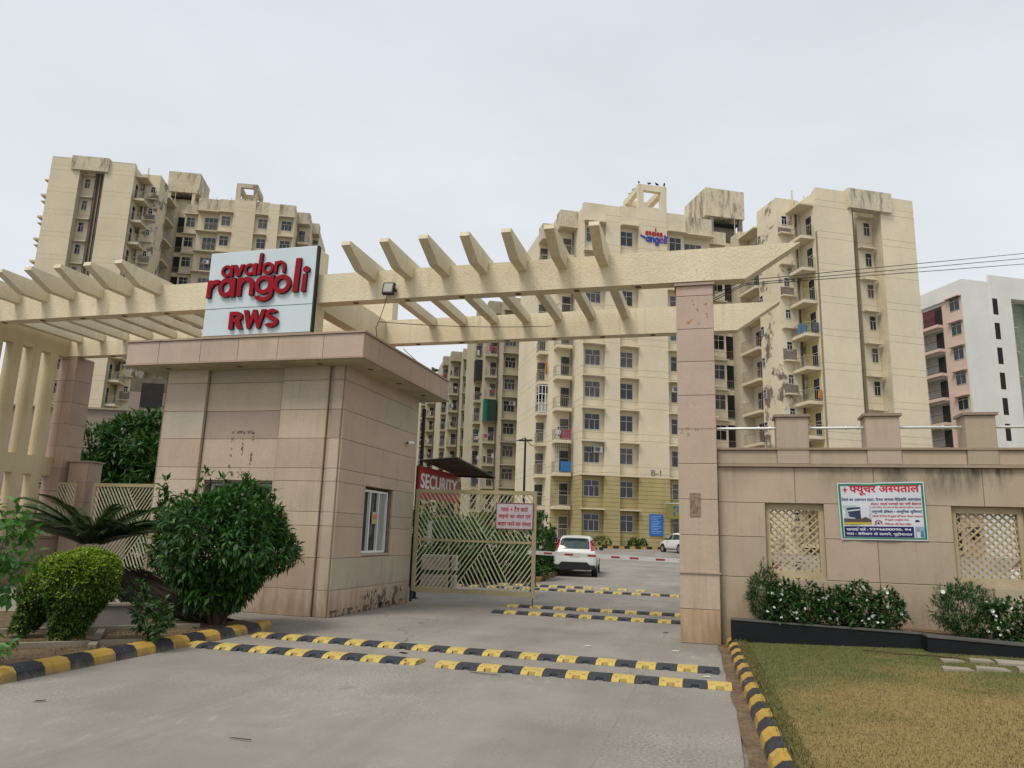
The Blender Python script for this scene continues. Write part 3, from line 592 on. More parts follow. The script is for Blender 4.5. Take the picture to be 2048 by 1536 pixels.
# ------------------------------------------------------------------ sign board with raised letters
sb = thing('entrance_sign', 'white entrance sign with raised red letters avalon rangoli RWS on the guard room roof', 'sign', (-8.9, 12.56, 5.42))
o_ = (-8.9, 12.56, 5.42)
for z0, z1 in ((5.415, 5.985), (5.995, 7.225)): MB().slab(-10.15-o_[0], -7.655-o_[0], 0, .09, z0-o_[2], z1-o_[2], .008).build('sign_panel', M['sign_white'], sb)
MB().box(-7.654-o_[0], -7.625-o_[0], .0, .1, 0, 1.80).build('panel_edge', M['black_gap'], sb)
LET = [('ɑ', -9.82, -9.514, 6.654, 6.915), ('v', -9.545, -9.253, 6.661, 6.911), ('ɑ', -9.276, -8.959, 6.658, 6.922), ('l', -8.955, -8.86, 6.666, 7.125), ('o', -8.852, -8.558, 6.656, 6.921), ('n', -8.571, -8.29, 6.67, 6.934),
       ('r', -10.119, -9.79, 6.224, 6.612), ('ɑ', -9.846, -9.415, 6.218, 6.632), ('n', -9.40, -8.97, 6.226, 6.631), ('g', -8.983, -8.513, 6.084, 6.636), ('o', -8.555, -8.118, 6.225, 6.633), ('l', -8.10, -7.96, 6.244, 6.955), ('i', -7.925, -7.765, 6.241, 6.774),
       ('R', -9.499, -9.143, 5.525, 5.894), ('W', -9.173, -8.625, 5.518, 5.914), ('S', -8.68, -8.336, 5.531, 5.915)]
def bold_bar(mb, x0, x1, z0, z1, y0, y1, mi=0, sk=0): mb.prism([(x0, z0), (x1, z0), (x1+sk, z1), (x0+sk, z1)], y0, y1, 'y', mi)
def ring(mb, cx, cz, rx, rz, tx, tz, y0, y1, a0=0, a1=2*math.pi, n=26, mi=0):
    full = abs(a1-a0-2*math.pi) < 1e-3; P = []
    for y in (y0, y1):
        for k in range(n+1):
            t = a0+(a1-a0)*k/n
            P += [(cx+rx*math.cos(t), y, cz+rz*math.sin(t)), (cx+(rx-tx)*math.cos(t), y, cz+(rz-tz)*math.sin(t))]
    m = 2*(n+1); F = []
    for k in range(n):
        i = 2*k; F += [(i, i+2, i+3, i+1), (m+i, m+i+1, m+i+3, m+i+2), (i, m+i, m+i+2, i+2), (i+1, i+3, m+i+3, m+i+1)]
    if not full: F += [(0, 1, m+1, m), (2*n, m+2*n, m+2*n+1, 2*n+1)]
    mb.add(P, F, mi)
def glyph(ch, x0, x1, z0, z1, y0, y1):      # heavy geometric sans: strokes a few tenths of a millimetre apart in depth
    mb = MB(); w = x1-x0; h = z1-z0; e = [0]
    def Y(): e[0] += 1; return (y0-.0004*e[0], y1)
    if ch in 'ɑgo':
        zz = z0 if ch != 'g' else z0+h*.27; hh = z1-zz; t = .255*hh
        rw = w if ch == 'o' else w*.94
        ring(mb, x0+rw/2, zz+hh/2, rw/2, hh/2, t*.92, t*.92, *Y())
        if ch != 'o': bold_bar(mb, x1-t*.95, x1, zz if ch == 'ɑ' else zz-.02, z1-.005, *Y())
        if ch == 'g': ring(mb, x0+w*.5, zz-.0+.01, w*.5, h*.27+.01, t*.95, t*.8, *Y(), math.radians(198), math.radians(362), 20)
    elif ch == 'l': bold_bar(mb, x0, x1-.025, z0, z1, *Y(), 0, .025)
    elif ch == 'i':
        zt = z0+h*.70; bold_bar(mb, x0+.02, x1-.05, z0, zt, *Y(), 0, .012); ring(mb, (x0+x1)/2+.02, z1-h*.13, h*.135, h*.13, h*.133, h*.128, *Y())
    elif ch in 'nr':
        t = .25*h; bold_bar(mb, x0, x0+t, z0, z1-.008, *Y(), 0, .012)
        if ch == 'n':
            ring(mb, x0+w*.53, z1-w*.47, w*.47, w*.47, t*.95, t*.95, *Y(), 0, math.pi, 18); bold_bar(mb, x1-t*.98, x1, z0, z1-w*.46, *Y())
        else: ring(mb, x0+w*.72, z1-w*.62, w*.6, w*.62, t, t, *Y(), math.radians(62), math.radians(172), 14)
    elif ch == 'v':
        t = .33*h; mb.prism([(x0, z1), (x0+t, z1), (x0+w/2, z0+h*.42), (x1-t, z1), (x1, z1), (x0+w/2+t*.55, z0), (x0+w/2-t*.55, z0)], y0, y1, 'y')
    elif ch == 'W':
        t = .25*h; c = x0+w/2
        mb.prism([(x0, z1), (x0+t, z1), (x0+w*.31, z0+h*.42), (c-t*.42, z1), (c+t*.42, z1), (x1-w*.31, z0+h*.42), (x1-t, z1), (x1, z1), (x1-w*.22, z0), (x1-w*.34, z0), (c, z0+h*.55), (x0+w*.34, z0), (x0+w*.22, z0)], y0, y1, 'y')
    elif ch == 'R':
        t = .28*h; bold_bar(mb, x0, x0+t, z0, z1, *Y()); ring(mb, x0+w*.48, z1-h*.3, w*.44, h*.3, t*.9, t*.8, *Y(), -math.pi/2, math.pi/2, 16)
        bold_bar(mb, x0+t*.5, x0+w*.5, z1-t*.8, z1, *Y()); bold_bar(mb, x0+t*.5, x0+w*.5, z1-h*.6, z1-h*.6+t*.75, *Y())
        mb.prism([(x0+w*.42, z1-h*.55), (x0+w*.76, z1-h*.55), (x1, z0), (x1-t*1.12, z0)], y0-.0004*9, y1, 'y')
    elif ch == 'S':
        t = .26*h; cx = x0+w/2; r = h*.28
        ring(mb, cx, z1-r, w*.46, r, t, t*.86, *Y(), math.radians(28), math.radians(275), 20); ring(mb, cx, z0+r*1.04, w*.5, r*1.06, t, t*.86, *Y(), math.radians(208), math.radians(455), 20)
    return mb
for ch, x0, x1, z0, z1 in LET:
    mb = glyph(ch, x0-o_[0], x0+(x1-x0)*(.93 if ch not in 'li' else 1)-o_[0], z0-o_[2], z1-o_[2], -.065, 0.0)
    me = mb.mesh('letter', [M['sign_red'], M['letter_side']]); 
    for p in me.polygons: p.material_index = 0 if p.normal.y < -.7 else 1
    inst('letter', me, sb)

# ------------------------------------------------------------------ guard room
gh = thing('guard_room', 'beige stone clad guard room with a deep flat roof slab, under the entrance sign', 'guard room', (0, 0, 0))
WZ = [0, .484, 1.07, 1.66, 1.92, 2.5, 2.75, 3.33, 3.9, 4.49, 4.775]
def split_rows(x0, x1, y, joints, hole=None, side=False, rows=WZ, tone=None):
    for r, (a, b) in enumerate(zip(rows[:-1], rows[1:])):
        e = [x0]+[j for j in joints if x0 < j < x1 and (r+int(j*7)) % 5 != 0]+[x1]
        for p, q in zip(e[:-1], e[1:]):
            segs = [(p, q)]
            if hole and a < hole[3]-.02 and b > hole[2]+.02:
                h0, h1 = hole[0], hole[1]; segs = []
                if p < h0: segs.append((p, min(q, h0)))
                if q > h1: segs.append((max(p, h1), q))
            for s0, s1 in segs:
                if s1-s0 < .03: continue
                c = tone(r, s0) if tone else None
                (slab_side(gh, y, s0, s1, a, b, c) if side else slab_part(gh, s0, s1, y, a, b, c))
# core behind the cladding, with the window recesses left open
mb = MB(); mb.box(-11.13, -10.095, 12.86, 16.6, 0, 4.77).box(-10.095, -8.34, 12.938, 16.6, 0, 1.16).box(-10.095, -8.34, 12.938, 16.6, 2.46, 4.77).box(-10.095, -9.97, 12.938, 16.6, 1.16, 2.46).box(-8.4, -8.34, 12.938, 16.6, 1.16, 2.46)
mb.box(-8.34, -7.3, 12.86, 16.6, 0, 4.77).box(-7.3, -7.18, 12.912, 16.6, 0, 4.77).box(-7.18, -6.972, 12.86, 14.0, 0, 4.77).box(-7.18, -6.972, 15.41, 16.6, 0, 4.77).box(-7.18, -6.972, 14.0, 15.41, 0, 1.12).box(-7.18, -6.972, 14.0, 15.41, 2.5, 4.77)
mb.build('wall_core', M['joint'], gh)
split_rows(-11.073, -10.09, 12.82, [], tone=lambda r, s: jit((.44, .375, .295) if r in (7,) else STONE[(r*3) % 5], .03))
split_rows(-10.09, -8.315, 12.90, [], hole=(-9.96, -8.4, 1.14, 2.5), tone=lambda r, s: jit({7: (.355, .27, .215), 9: (.42, .335, .245), 8: (.46, .365, .26)}.get(r, (.475, .375, .275)), .025))
split_rows(-8.315, -7.287, 12.82, [], tone=lambda r, s: jit(STONE[(r*2+1) % 5], .03))
split_rows(-7.287, -7.19, 12.875, [], tone=lambda r, s: jit((.42, .325, .245), .04)); split_rows(-7.19, -6.975, 12.82, [], tone=lambda r, s: jit((.46, .365, .28) if r != 7 else (.36, .275, .215), .04))
split_rows(12.862, 16.6, -6.934, [13.9, 14.76, 15.55], hole=(14.02, 15.4, 1.14, 2.48), side=True, tone=lambda r, s: jit((.39, .335, .255) if (r == 1 or (r in (3, 4) and s > 15.3) or (r == 8 and s > 14.5)) else (.44, .335, .25), .05))
for a, b in zip(WZ[:-1], WZ[1:]): slab_side(gh, -11.17, 12.9, 13.6, a, b, facing=-1); slab_side(gh, -10.092, 12.862, 12.90, a, b, (.42, .33, .24)); slab_side(gh, -7.289, 12.862, 12.876, a, b, (.4, .31, .235)); slab_side(gh, -8.313, 12.862, 12.90, a, b, (.42, .33, .24), facing=-1)
o = MB().box(-7.12, -6.96, 14.02, 15.4, 1.1, 1.14).build('window_sill', M['stone'], gh); o.color = (.42, .34, .26, 1)
def big_window(key, w, h, n):
    mb = MB(); t = .045
    mb.box(0, t, 0, .07, 0, h).box(w-t, w, 0, .07, 0, h).box(t, w-t, 0, .07, 0, t).box(t, w-t, 0, .07, h-t, h)
    for k in range(1, n): mb.box(w*k/n-.02, w*k/n+.02, -.012*(k % 2), .05, t, h-t)
    return mb.mesh('window', M['white_paint'])
w1 = inst('window', big_window('s', 1.32, 1.3, 3), gh, (-7.045, 14.05, 1.145), FR); inst('pane', MB().box(.03, 1.29, .052, .06, .03, 1.27).mesh('pane', M['glass_dark']), w1)
w2 = inst('window', big_window('f', 1.5, 1.28, 2), gh, (-9.93, 13.1, 1.17), 0); inst('pane', MB().box(.03, 1.47, .052, .06, .03, 1.25).mesh('pane', M['glass_dark']), w2)
nb = surf('pale_curtain', (.30, .31, .30), .8, var=.15, bump=0); MB().box(.92, 1.27, .045, .051, .05, 1.25).build('curtain', nb, w1)
notice = MB(); notice.box(.56, .79, -.02, -.016, .6, .85, 0).box(.60, .76, -.024, -.0205, .70, .79, 1).box(.60, .76, -.024, -.0205, .63, .68, 2)
o = notice.build('paper_notice', [surf('notice_paper', (.45, .38, .25), .6, bump=0), surf('notice_orange', (.6, .16, .05), .6, bump=0), surf('notice_yellow', (.55, .40, .05), .6, bump=0)], w1)
# roof slab
mb = MB().box(-11.66, -6.36, 12.32, 16.9, 4.8, 5.26); mb.build('roof_core', M['joint'], gh)
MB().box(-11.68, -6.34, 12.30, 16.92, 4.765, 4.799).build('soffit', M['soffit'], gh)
fx = [-11.70, -10.92, -9.92, -9.05, -8.16, -7.17, -6.32]
for a, b in zip(fx[:-1], fx[1:]): slab_part(gh, a, b, 12.28, 4.805, 5.265, jit((.44, .34, .265), .04), name='fascia_panel')
fy = [12.322, 12.95, 14.59, 15.37, 16.38, 16.94]
for a, b in zip(fy[:-1], fy[1:]): slab_side(gh, -6.32, a, b, 4.805, 5.265, jit((.42, .31, .235), .05), name='fascia_panel'); slab_side(gh, -11.70, a, b, 4.805, 5.265, facing=-1, name='fascia_panel')
o = MB().box(-11.73, -6.29, 12.25, 16.97, 4.775, 4.803).box(-11.73, -6.29, 12.25, 12.4, 5.267, 5.305).box(-6.5, -6.29, 12.4, 16.97, 5.267, 5.305).box(-11.73, -11.5, 12.4, 16.97, 5.267, 5.305).box(-11.5, -6.5, 12.4, 16.8, 5.262, 5.285).build('roof_edging', M['stone'], gh); o.color = (.36, .265, .195, 1)
l = MB()
for p in ((-10.9, 12.6), (-9.2, 12.6), (-7.4, 12.6), (-6.6, 13.2), (-6.6, 14.6), (-6.6, 16)): l.disc((p[0], p[1], 4.755), .06, 12, 'z', .009)
l.build('soffit_lights', M['rust_dirt'], gh)
# ghost of a removed notice: flaked glue on the front wall
gm, gnt, GN, GL, GB = nodes('glue_residue')
gtr = GN.new('ShaderNodeBsdfTransparent'); gmx = GN.new('ShaderNodeMixShader'); gp = GN.new('ShaderNodeNewGeometry').outputs['Position']
GB.inputs['Base Color'].default_value = (.12, .085, .055, 1); GL.new(rng_map(GN, GL, noise(GN, GL, gp, 13, 6, .72), .53, .57, 0, .9), gmx.inputs[0])
GL.new(gtr.outputs[0], gmx.inputs[1]); GL.new(GB.outputs[0], gmx.inputs[2]); GL.new(gmx.outputs[0], [n for n in GN if n.type == 'OUTPUT_MATERIAL'][0].inputs[0])
mb = MB()
for x in (-9.41, -9.16, -8.93): mb.box(x-.025, x+.025, 12.8985, 12.8995, 2.62, 3.5)
mb.box(-9.41, -8.93, 12.8982, 12.8992, 2.56, 2.68).box(-9.41, -8.93, 12.8982, 12.8992, 3.44, 3.5); mb.build('glue_marks', gm, gh)
def decal_mat(name, col, scale, th, stretch=(1, 1, 1)):
    m_, nt_, N_, L_, B_ = nodes(name); tr = N_.new('ShaderNodeBsdfTransparent'); mx_ = N_.new('ShaderNodeMixShader'); P_ = N_.new('ShaderNodeNewGeometry').outputs['Position']; tc = N_.new('ShaderNodeTexCoord').outputs['Generated']
    sp = N_.new('ShaderNodeSeparateXYZ'); L_.new(tc, sp.inputs[0]); e_ = None
    for k_ in (0, 1, 2):
        w_ = rng_map(N_, L_, mathn(N_, L_, 'ABSOLUTE', mathn(N_, L_, 'ADD', sp.outputs[k_], -.5)), .25, .5, 1, 0 if k_ != 0 else 0)
        e_ = w_ if e_ is None else mathn(N_, L_, 'MAXIMUM', e_, w_) if False else mathn(N_, L_, 'MULTIPLY', e_, w_)
    B_.inputs['Base Color'].default_value = (*col, 1); B_.inputs['Roughness'].default_value = .9
    n_ = rng_map(N_, L_, noise(N_, L_, scaled(N_, L_, P_, stretch), scale, 6, .68), th, th+.08, 0, .85)
    L_.new(n_, mx_.inputs[0]); L_.new(tr.outputs[0], mx_.inputs[1]); L_.new(B_.outputs[0], mx_.inputs[2]); L_.new(mx_.outputs[0], [x for x in N_ if x.type == 'OUTPUT_MATERIAL'][0].inputs[0]); return m_
MB().box(-6.9335, -6.9325, 14.2, 16.3, .02, .42).build('damp_stain', decal_mat('damp_stain', (.13, .09, .07), 3.2, .52, (1, 1.4, .8)), gh)
MB().box(-6.9335, -6.9325, 12.9, 16.5, .0, .12).build('damp_stain', decal_mat('mud_stain', (.13, .085, .05), 4, .48), gh)
MB().box(-.42, -.06, 12.7385, 12.7395, 5.28, 5.75).build('orange_stain', decal_mat('orange_stain', (.5, .2, .05), 9, .585), gw)
MB().box(-.55, -.1, 12.7385, 12.7395, 3.3, 3.9).build('rust_stain', decal_mat('rust_stain', (.42, .25, .12), 5, .58), gw)

# ------------------------------------------------------------------ boundary wall on the right
bw = thing('boundary_wall', 'beige stone clad boundary wall with lattice openings and stub piers, right of the pillar', 'wall')
CW = (.42, .335, .245)
holes = [(.78, 1.67), (3.5, 4.48), (6.3, 7.2)]
mb = MB(); e = [.045]+[q for h in holes for q in h]+[8.5]
mb.box(.045, 8.5, 12.94, 13.18, 0, 1.06).box(.045, 8.5, 12.94, 13.18, 2.25, 3.1)
for a, b in zip(e[0::2], e[1::2]): mb.box(a, b, 12.94, 13.18, 1.06, 2.25)
mb.build('wall_core', M['joint'], bw)
def wall_row(z0, z1, joints, skip=False, mat='wallstone'):
    js = joints
    for a, b in zip(js[:-1], js[1:]):
        if skip and any(h[0]-.01 <= a and b <= h[1]+.01 for h in holes): continue
        slab_part(bw, a, b, 12.9, z0, z1, jit(CW, .05), mat=mat)
wall_row(.0, 1.06, [.045, 1.25, 2.43, 3.98, 5.4, 6.9, 8.5]); wall_row(1.06, 1.70, [.045, .78, 1.67, 2.43, 3.5, 4.48, 5.4, 6.3, 7.2, 8.5], True); wall_row(1.70, 2.25, [.045, .78, 1.67, 2.43, 3.5, 4.48, 5.4, 6.3, 7.2, 8.5], True)
wall_row(2.25, 2.835, [.045, 1.25, 2.43, 3.96, 5.4, 6.9, 8.5], mat='wallstone_mould')
wall_row(2.885, 3.115, [.045, 1.0, 2.36, 3.78, 5.2, 6.6, 8.5], mat='wallstone')
o = MB().box(.045, 8.5, 12.84, 13.22, 2.838, 2.882).build('cornice', M['wallstone'], bw); o.color = (.33, .26, .185, 1)
o = MB().box(.045, 8.5, 12.86, 13.22, 3.118, 3.152).build('coping', M['wallstone'], bw); o.color = (.31, .24, .17, 1)
for i, (a, b) in enumerate(((1.0, 1.5), (2.36, 2.86), (3.785, 4.21), (5.2, 5.65), (6.6, 7.05))):
    p = MB().slab(a, b, 12.875, 13.3, 2.886, 3.66, .01).build('pier', M['wallstone'], bw); p.color = (*jit((.42, .335, .26) if i < 2 else (.37, .30, .22), .03), 1)
    c = MB().box(a-.035, b+.035, 12.84, 13.335, 3.662, 3.705).build('pier_cap', M['wallstone'], bw); c.color = (.28, .215, .16, 1)
for h in holes:
    x0, x1 = h; f = .075
    fr = MB().box(x0, x0+f, 12.985, 13.10, 1.06, 2.25).box(x1-f, x1, 12.985, 13.10, 1.06, 2.25).box(x0+f, x1-f, 12.985, 13.10, 1.06, 1.18).box(x0+f, x1-f, 12.985, 13.10, 2.15, 2.25).build('lattice_frame', M['lattice'], bw)
    a0, a1, b0, b1 = x0+f, x1-f, 1.18, 2.15; s = .118; sl = math.tan(math.radians(43))
    for sg in (1, -1):
        for k in range(-16, 17):
            cx = (a0+a1)/2+k*s; pts = []
            for x in (a0, a1):
                z = (b0+b1)/2+sg*(x-cx)*sl
                if b0 <= z <= b1: pts.append((x, z))
            for z in (b0, b1):
                x = cx+sg*(z-(b0+b1)/2)/sl
                if a0 < x < a1: pts.append((x, z))
            if len(pts) < 2 or math.dist(pts[0], pts[1]) < .05: continue
            (p, q), (r, t) = pts[:2]; d = math.dist(pts[0], pts[1]); nx, nz = -(t-q)/d*.013, (r-p)/d*.013; y = 13.03 if sg > 0 else 13.045
            MB().prism([(p-nx, q-nz), (r-nx, t-nz), (r+nx, t+nz), (p+nx, q+nz)], y, y+.028, 'y').build('lattice_bar', M['lattice'], fr)
rp = MB()
for a, b in ((.045, 1.0), (1.5, 2.36), (2.86, 3.785), (4.21, 5.2), (5.65, 6.6)):
    q = MB().tube([(a, 13.06, 3.5), (b, 13.06, 3.5)], .022, 8)
    for x in (b-.28, b-.1): q.tube([(x, 13.06, 3.5), (x+.025, 13.06, 3.5)], .033, 8)
    q.build('pipe_rail', M['steel'], bw, smooth=False)
# granite planter in front of it
gp_ = thing('granite_planter', 'low black granite planter kerb holding the white flowers, under the boundary wall', 'planter')
poly = [(.19, 12.42), (2.72, 11.93), (2.72, 11.60), (7.5, 9.75), (7.5, 9.98), (2.9, 11.76), (2.9, 12.08), (.19, 12.6)]
MB().prism(poly, .02, .425, 'z').build('granite_facing', M['granite'], gp_)
MB().prism([(a, b-.015 if i < 4 else b+.015) for i, (a, b) in enumerate(poly)], .427, .452, 'z').build('granite_top', M['granite_top'], gp_)
MB().prism([(.19, 12.6), (2.9, 12.08), (2.9, 11.76), (7.5, 9.98), (7.5, 12.89), (.19, 12.89)], .02, .41, 'z').build('planter_soil', M['soil'], gp_)

# ------------------------------------------------------------------ kerbs and speed humps
def kerb_section(sign=1, w=.2): return [(0, -.02), (.03*sign, .085), (.085*sign, .132), (w*sign, .14), (w*sign, -.02)]
def kerb(label, pts, y0, first, n, sign, group='painted kerbs'):
    k = thing('kerb', label, 'kerb', (pts(y0), y0, 0), 0, group)
    for i in range(n):
        a = y0+.332*i; x = pts(a); x2 = pts(a+.332); mb = MB(); sec = kerb_section(sign, .2 if sign < 0 else .15); g = .004
        A = [(x+p[0]-pts(y0), a-y0+g, p[1]) for p in sec]; B = [(x2+p[0]-pts(y0), a-y0+.332-g, p[1]) for p in sec]
        j = random.uniform(-.006, .006)
        mb.add([(p[0]+j, p[1], p[2]+j*.6) for p in A+B], [tuple(range(5)), tuple(range(9, 4, -1))]+[(q, q+5, (q+1) % 5+5, (q+1) % 5) for q in range(5)])
        mb.build('kerb_stone', M['kerb_yellow'] if (i+first) % 2 == 0 else M['kerb_black'], k)
    return k
kerb('black and yellow painted kerb along the planting bed on the left', lambda y: -6.83-.012*(y-6), 4.033, 0, 21, -1)
mb = MB(); ys2 = np.linspace(3, 12.7, 30); P = []
for y in ys2: k_ = .10+(12.83-y)*.0324; P += [(k_-.10-.05*random.random(), float(y), .006), (k_+.03, float(y), .02)]
mb.add(P, [(2*i, 2*i+2, 2*i+3, 2*i+1) for i in range(29)]); tag(mb.build('dirt_strip', M['soil']), kind='structure')
kerb('black and yellow painted kerb along the lawn on the right', lambda y: .10+(12.83-y)*.0324, 4.2, 1, 26, 1)
def hump_mesh(mat, broken=False):
    w, d = .254, .40; prof = [(0, .004), (.05, .034), (.14, .05), (.26, .05), (.35, .034), (d, .004)]
    mb = MB(); xs = [0, .085, .17, w] if not broken else [0, .06, .13, .2]; P = []
    for x in xs:
        for y, z in prof: P.append((x, y, z+(random.uniform(-.012, .0) if broken else 0)))
    n = len(prof)
    for i in range(3):
        for j in range(n-1):
            if i == 1 and j == 0: continue                       # notch in the leading edge
            mb.add([P[i*n+j], P[(i+1)*n+j], P[(i+1)*n+j+1], P[i*n+j+1]], [(0, 1, 2, 3)])
    for x in (xs[0], xs[3]): mb.add([(x, y, z) for y, z in prof]+[(x, d, -.01), (x, 0, -.01)], [tuple(range(n+2))])
    mb.add([(xs[0], 0, -.01), (xs[1], 0, -.01), (xs[1], 0, .004), (xs[0], 0, .004), (xs[2], 0, -.01), (xs[3], 0, -.01), (xs[3], 0, .004), (xs[2], 0, .004), (xs[1], .05, -.01), (xs[2], .05, -.01), (xs[2], .05, .034), (xs[1], .05, .034)], [(0, 1, 2, 3), (4, 5, 6, 7), (8, 9, 10, 11)])
    for x in (.045, .205):                                        # bolt holes
        mb.box(x-.014, x+.014, .085, .115, .035, .0425, 1)
    return mb.mesh('hump_module', [mat, M['black_gap']])
HY, HK, HB = hump_mesh(M['hump_yellow']), hump_mesh(M['hump_black']), hump_mesh(M['hump_yellow'], True)
def hump(label, x0, y0, x1, y1, n, first=0, broken=False, skip=()):
    a = math.atan2(y1-y0, x1-x0); t = thing('speed_hump', label, 'speed hump', (x0, y0, zg(y0)+.002), a, 'rubber speed humps'); st = math.hypot(x1-x0, y1-y0)/n
    for i in range(n):
        if i in skip: continue
        me = HY if (i+first) % 2 == 0 else HK
        if broken and i == n-1: me = HB
        inst('hump_module', me, t, (i*st, random.uniform(-.006, .006), 0), random.uniform(-.012, .012)).scale = (st/.262, 1, 1)
hump('long rubber speed hump across the whole gateway road, behind the split nearest one', -6.68, 10.08, .0, 9.98, 26)
hump('nearest rubber speed hump on the left, its right end worn out beside the gap', -6.98, 8.90, -3.53, 8.92, 13, 0, True)
hump('nearest rubber speed hump on the right, ending at the lawn kerb', -3.33, 8.90, .14, 8.97, 13)
hump('rubber speed hump just inside the gate, the nearer of two, beside the pillar foot', -4.56, 15.4, -.1, 15.42, 17, 1)
hump('rubber speed hump just inside the gate, the farther of two, beside the pillar foot', -4.64, 16.88, -.1, 16.92, 17)
hump('rubber speed hump before the boom barrier, the nearer of the far pair', -9.4, 21.4, .3, 21.6, 37, 1)
hump('worn rubber speed hump before the boom barrier, the farther of the far pair', -9.4, 22.6, .3, 22.8, 37, 1, False, (22, 24, 26, 28, 29, 30, 31))
# ------------------------------------------------------------------ steel gates with chevron bars
def clip_line(poly, p, d):                  # parameter range of p+t*d inside a convex polygon (counter-clockwise or clockwise)
    t0, t1 = -1e9, 1e9; n = len(poly); A = sum(poly[i][0]*poly[(i+1) % n][1]-poly[(i+1) % n][0]*poly[i][1] for i in range(n))
    for i in range(n):
        a, b = poly[i], poly[(i+1) % n]; ex, ez = b[0]-a[0], b[1]-a[1]
        if A < 0: ex, ez = -ex, -ez
        nx, nz = -ez, ex; den = nx*d[0]+nz*d[1]; num = nx*(p[0]-a[0])+nz*(p[1]-a[1])
        if abs(den) < 1e-9:
            if num < 0: return None
        elif den > 0: t0 = max(t0, -num/den)
        else: t1 = min(t1, -num/den)
    return (t0, t1) if t1 > t0 else None
def gate_leaf():
    t = thing('gate_leaf', 'open cream steel gate leaf of slanted bars between the guard room and the road', 'gate', (-6.93, 16.74, 0), math.radians(4), 'steel gate leaves')
    W = 2.93; s = .085
    MB().box(0, s, -.03, .03, .26, 2.62).build('gate_stile', M['gate_paint'], t); MB().box(W-s, W, -.03, .03, .2, 2.62).build('gate_stile', M['gate_paint'], t)
    MB().box(s, W-s, -.03, .03, 2.53, 2.62).build('gate_rail', M['gate_paint'], t); MB().box(s, W-s, -.025, .025, 1.41, 1.465).build('gate_rail', M['gate_paint'], t); MB().box(s, W-s, -.03, .03, .24, .35).build('gate_rail', M['gate_paint'], t)
    MB().tube([(W-.04, -.02, .02), (W-.04, -.02, .24)], .012, 6).build('drop_bolt', M['black_metal'], t)
    MB().box(.84, .87, .012, .035, .35, 1.41).build('gate_strut', M['gate_paint'], t)
    a, b = s, W-s; A, Bx, Cx, c0, c1 = 1.08, 2.5, 1.80, 1.03, 2.39; T, m1_, m0, Z0 = 2.53, 1.465, 1.41, .35
    dl, dr = (A-Cx, T-m1_), (Bx-Cx, T-m1_); dc, dd = (Cx-c0, m0-Z0), (c1-Cx, Z0-m0)
    regs = [([(a, T), (A, T), (Cx, m1_), (a, m1_)], (Cx, m1_), dl, -1, 0), ([(A, T), (Bx, T), (Cx, m1_)], (Cx, m1_), dr, -1, 0), ([(Bx, T), (b, T), (b, m1_), (Cx, m1_)], (Cx, m1_), dl, 1, 1),
            ([(a, m0), (Cx, m0), (c0, Z0), (a, Z0)], (Cx, m0), dc, -1, 0), ([(Cx, m0), (c1, Z0), (c0, Z0)], (Cx, m0), dd, -1, 0), ([(Cx, m0), (b, m0), (b, Z0), (c1, Z0)], (Cx, m0), dc, 1, 1)]
    cnt = 0
    for ri, (poly, p, d, sg, st) in enumerate(regs):
        L_ = math.hypot(*d); d = (d[0]/L_, d[1]/L_); nx, nz = -d[1]*.0115, d[0]*.0115
        for k in range(st, 40):
            q = (p[0]+sg*k*.108+sg*.003, p[1]); r = clip_line(poly, q, d)
            if not r or r[1]-r[0] < .05: continue
            e0 = (q[0]+d[0]*r[0], q[1]+d[1]*r[0]); e1 = (q[0]+d[0]*r[1], q[1]+d[1]*r[1]); y = -.014+.0015*ri
            MB().prism([(e0[0]-nx, e0[1]-nz), (e1[0]-nx, e1[1]-nz), (e1[0]+nx, e1[1]+nz), (e0[0]+nx, e0[1]+nz)], y, y+.022, 'y').build('gate_bar', M['gate_bar'], t)
    return t
gl = gate_leaf()
g2 = copy_tree(gl); g2.location = (-16.1, 16.42, 0); g2.rotation_euler = (0, 0, math.radians(-1)); g2['label'] = 'cream steel gate leaf of slanted bars behind the cycad, left of the guard room'
gs = thing('gate_notice', 'white notice with three lines of red Hindi lettering hung on the open gate leaf', 'notice board', (-6.93, 16.74, 0), math.radians(4))
MB().box(2.0, 2.85, -.06, -.035, 1.75, 2.32).build('notice_panel', surf('notice_white', (.55, .50, .52), .6, var=.06, bump=0), gs)
MB().box(1.985, 2.865, -.066, -.032, 2.32, 2.338).box(1.985, 2.865, -.066, -.032, 1.732, 1.75).box(1.985, 2.0, -.066, -.032, 1.75, 2.32).box(2.85, 2.865, -.066, -.032, 1.75, 2.32).build('notice_frame', surf('maroon_frame', (.22, .05, .06), .6, bump=0), gs)
M['notice_red'] = surf('notice_lettering_red', (.40, .01, .04), .6, bump=0)
for s, b in (('पार्क'.replace('र्क', 'क^')+' + टैग वाले', (2.1, 2.74, 2.135, 2.27)), ('वाहनो का अंदर एवं', (2.04, 2.81, 1.965, 2.10)), ('बाहर जाने का रा{स}ता', (2.03, 2.82, 1.795, 1.93))):
    place_text('lettering', deva(s, .035), b, lambda x, y, z: (x, -.0615-z, y), M['notice_red'], gs)
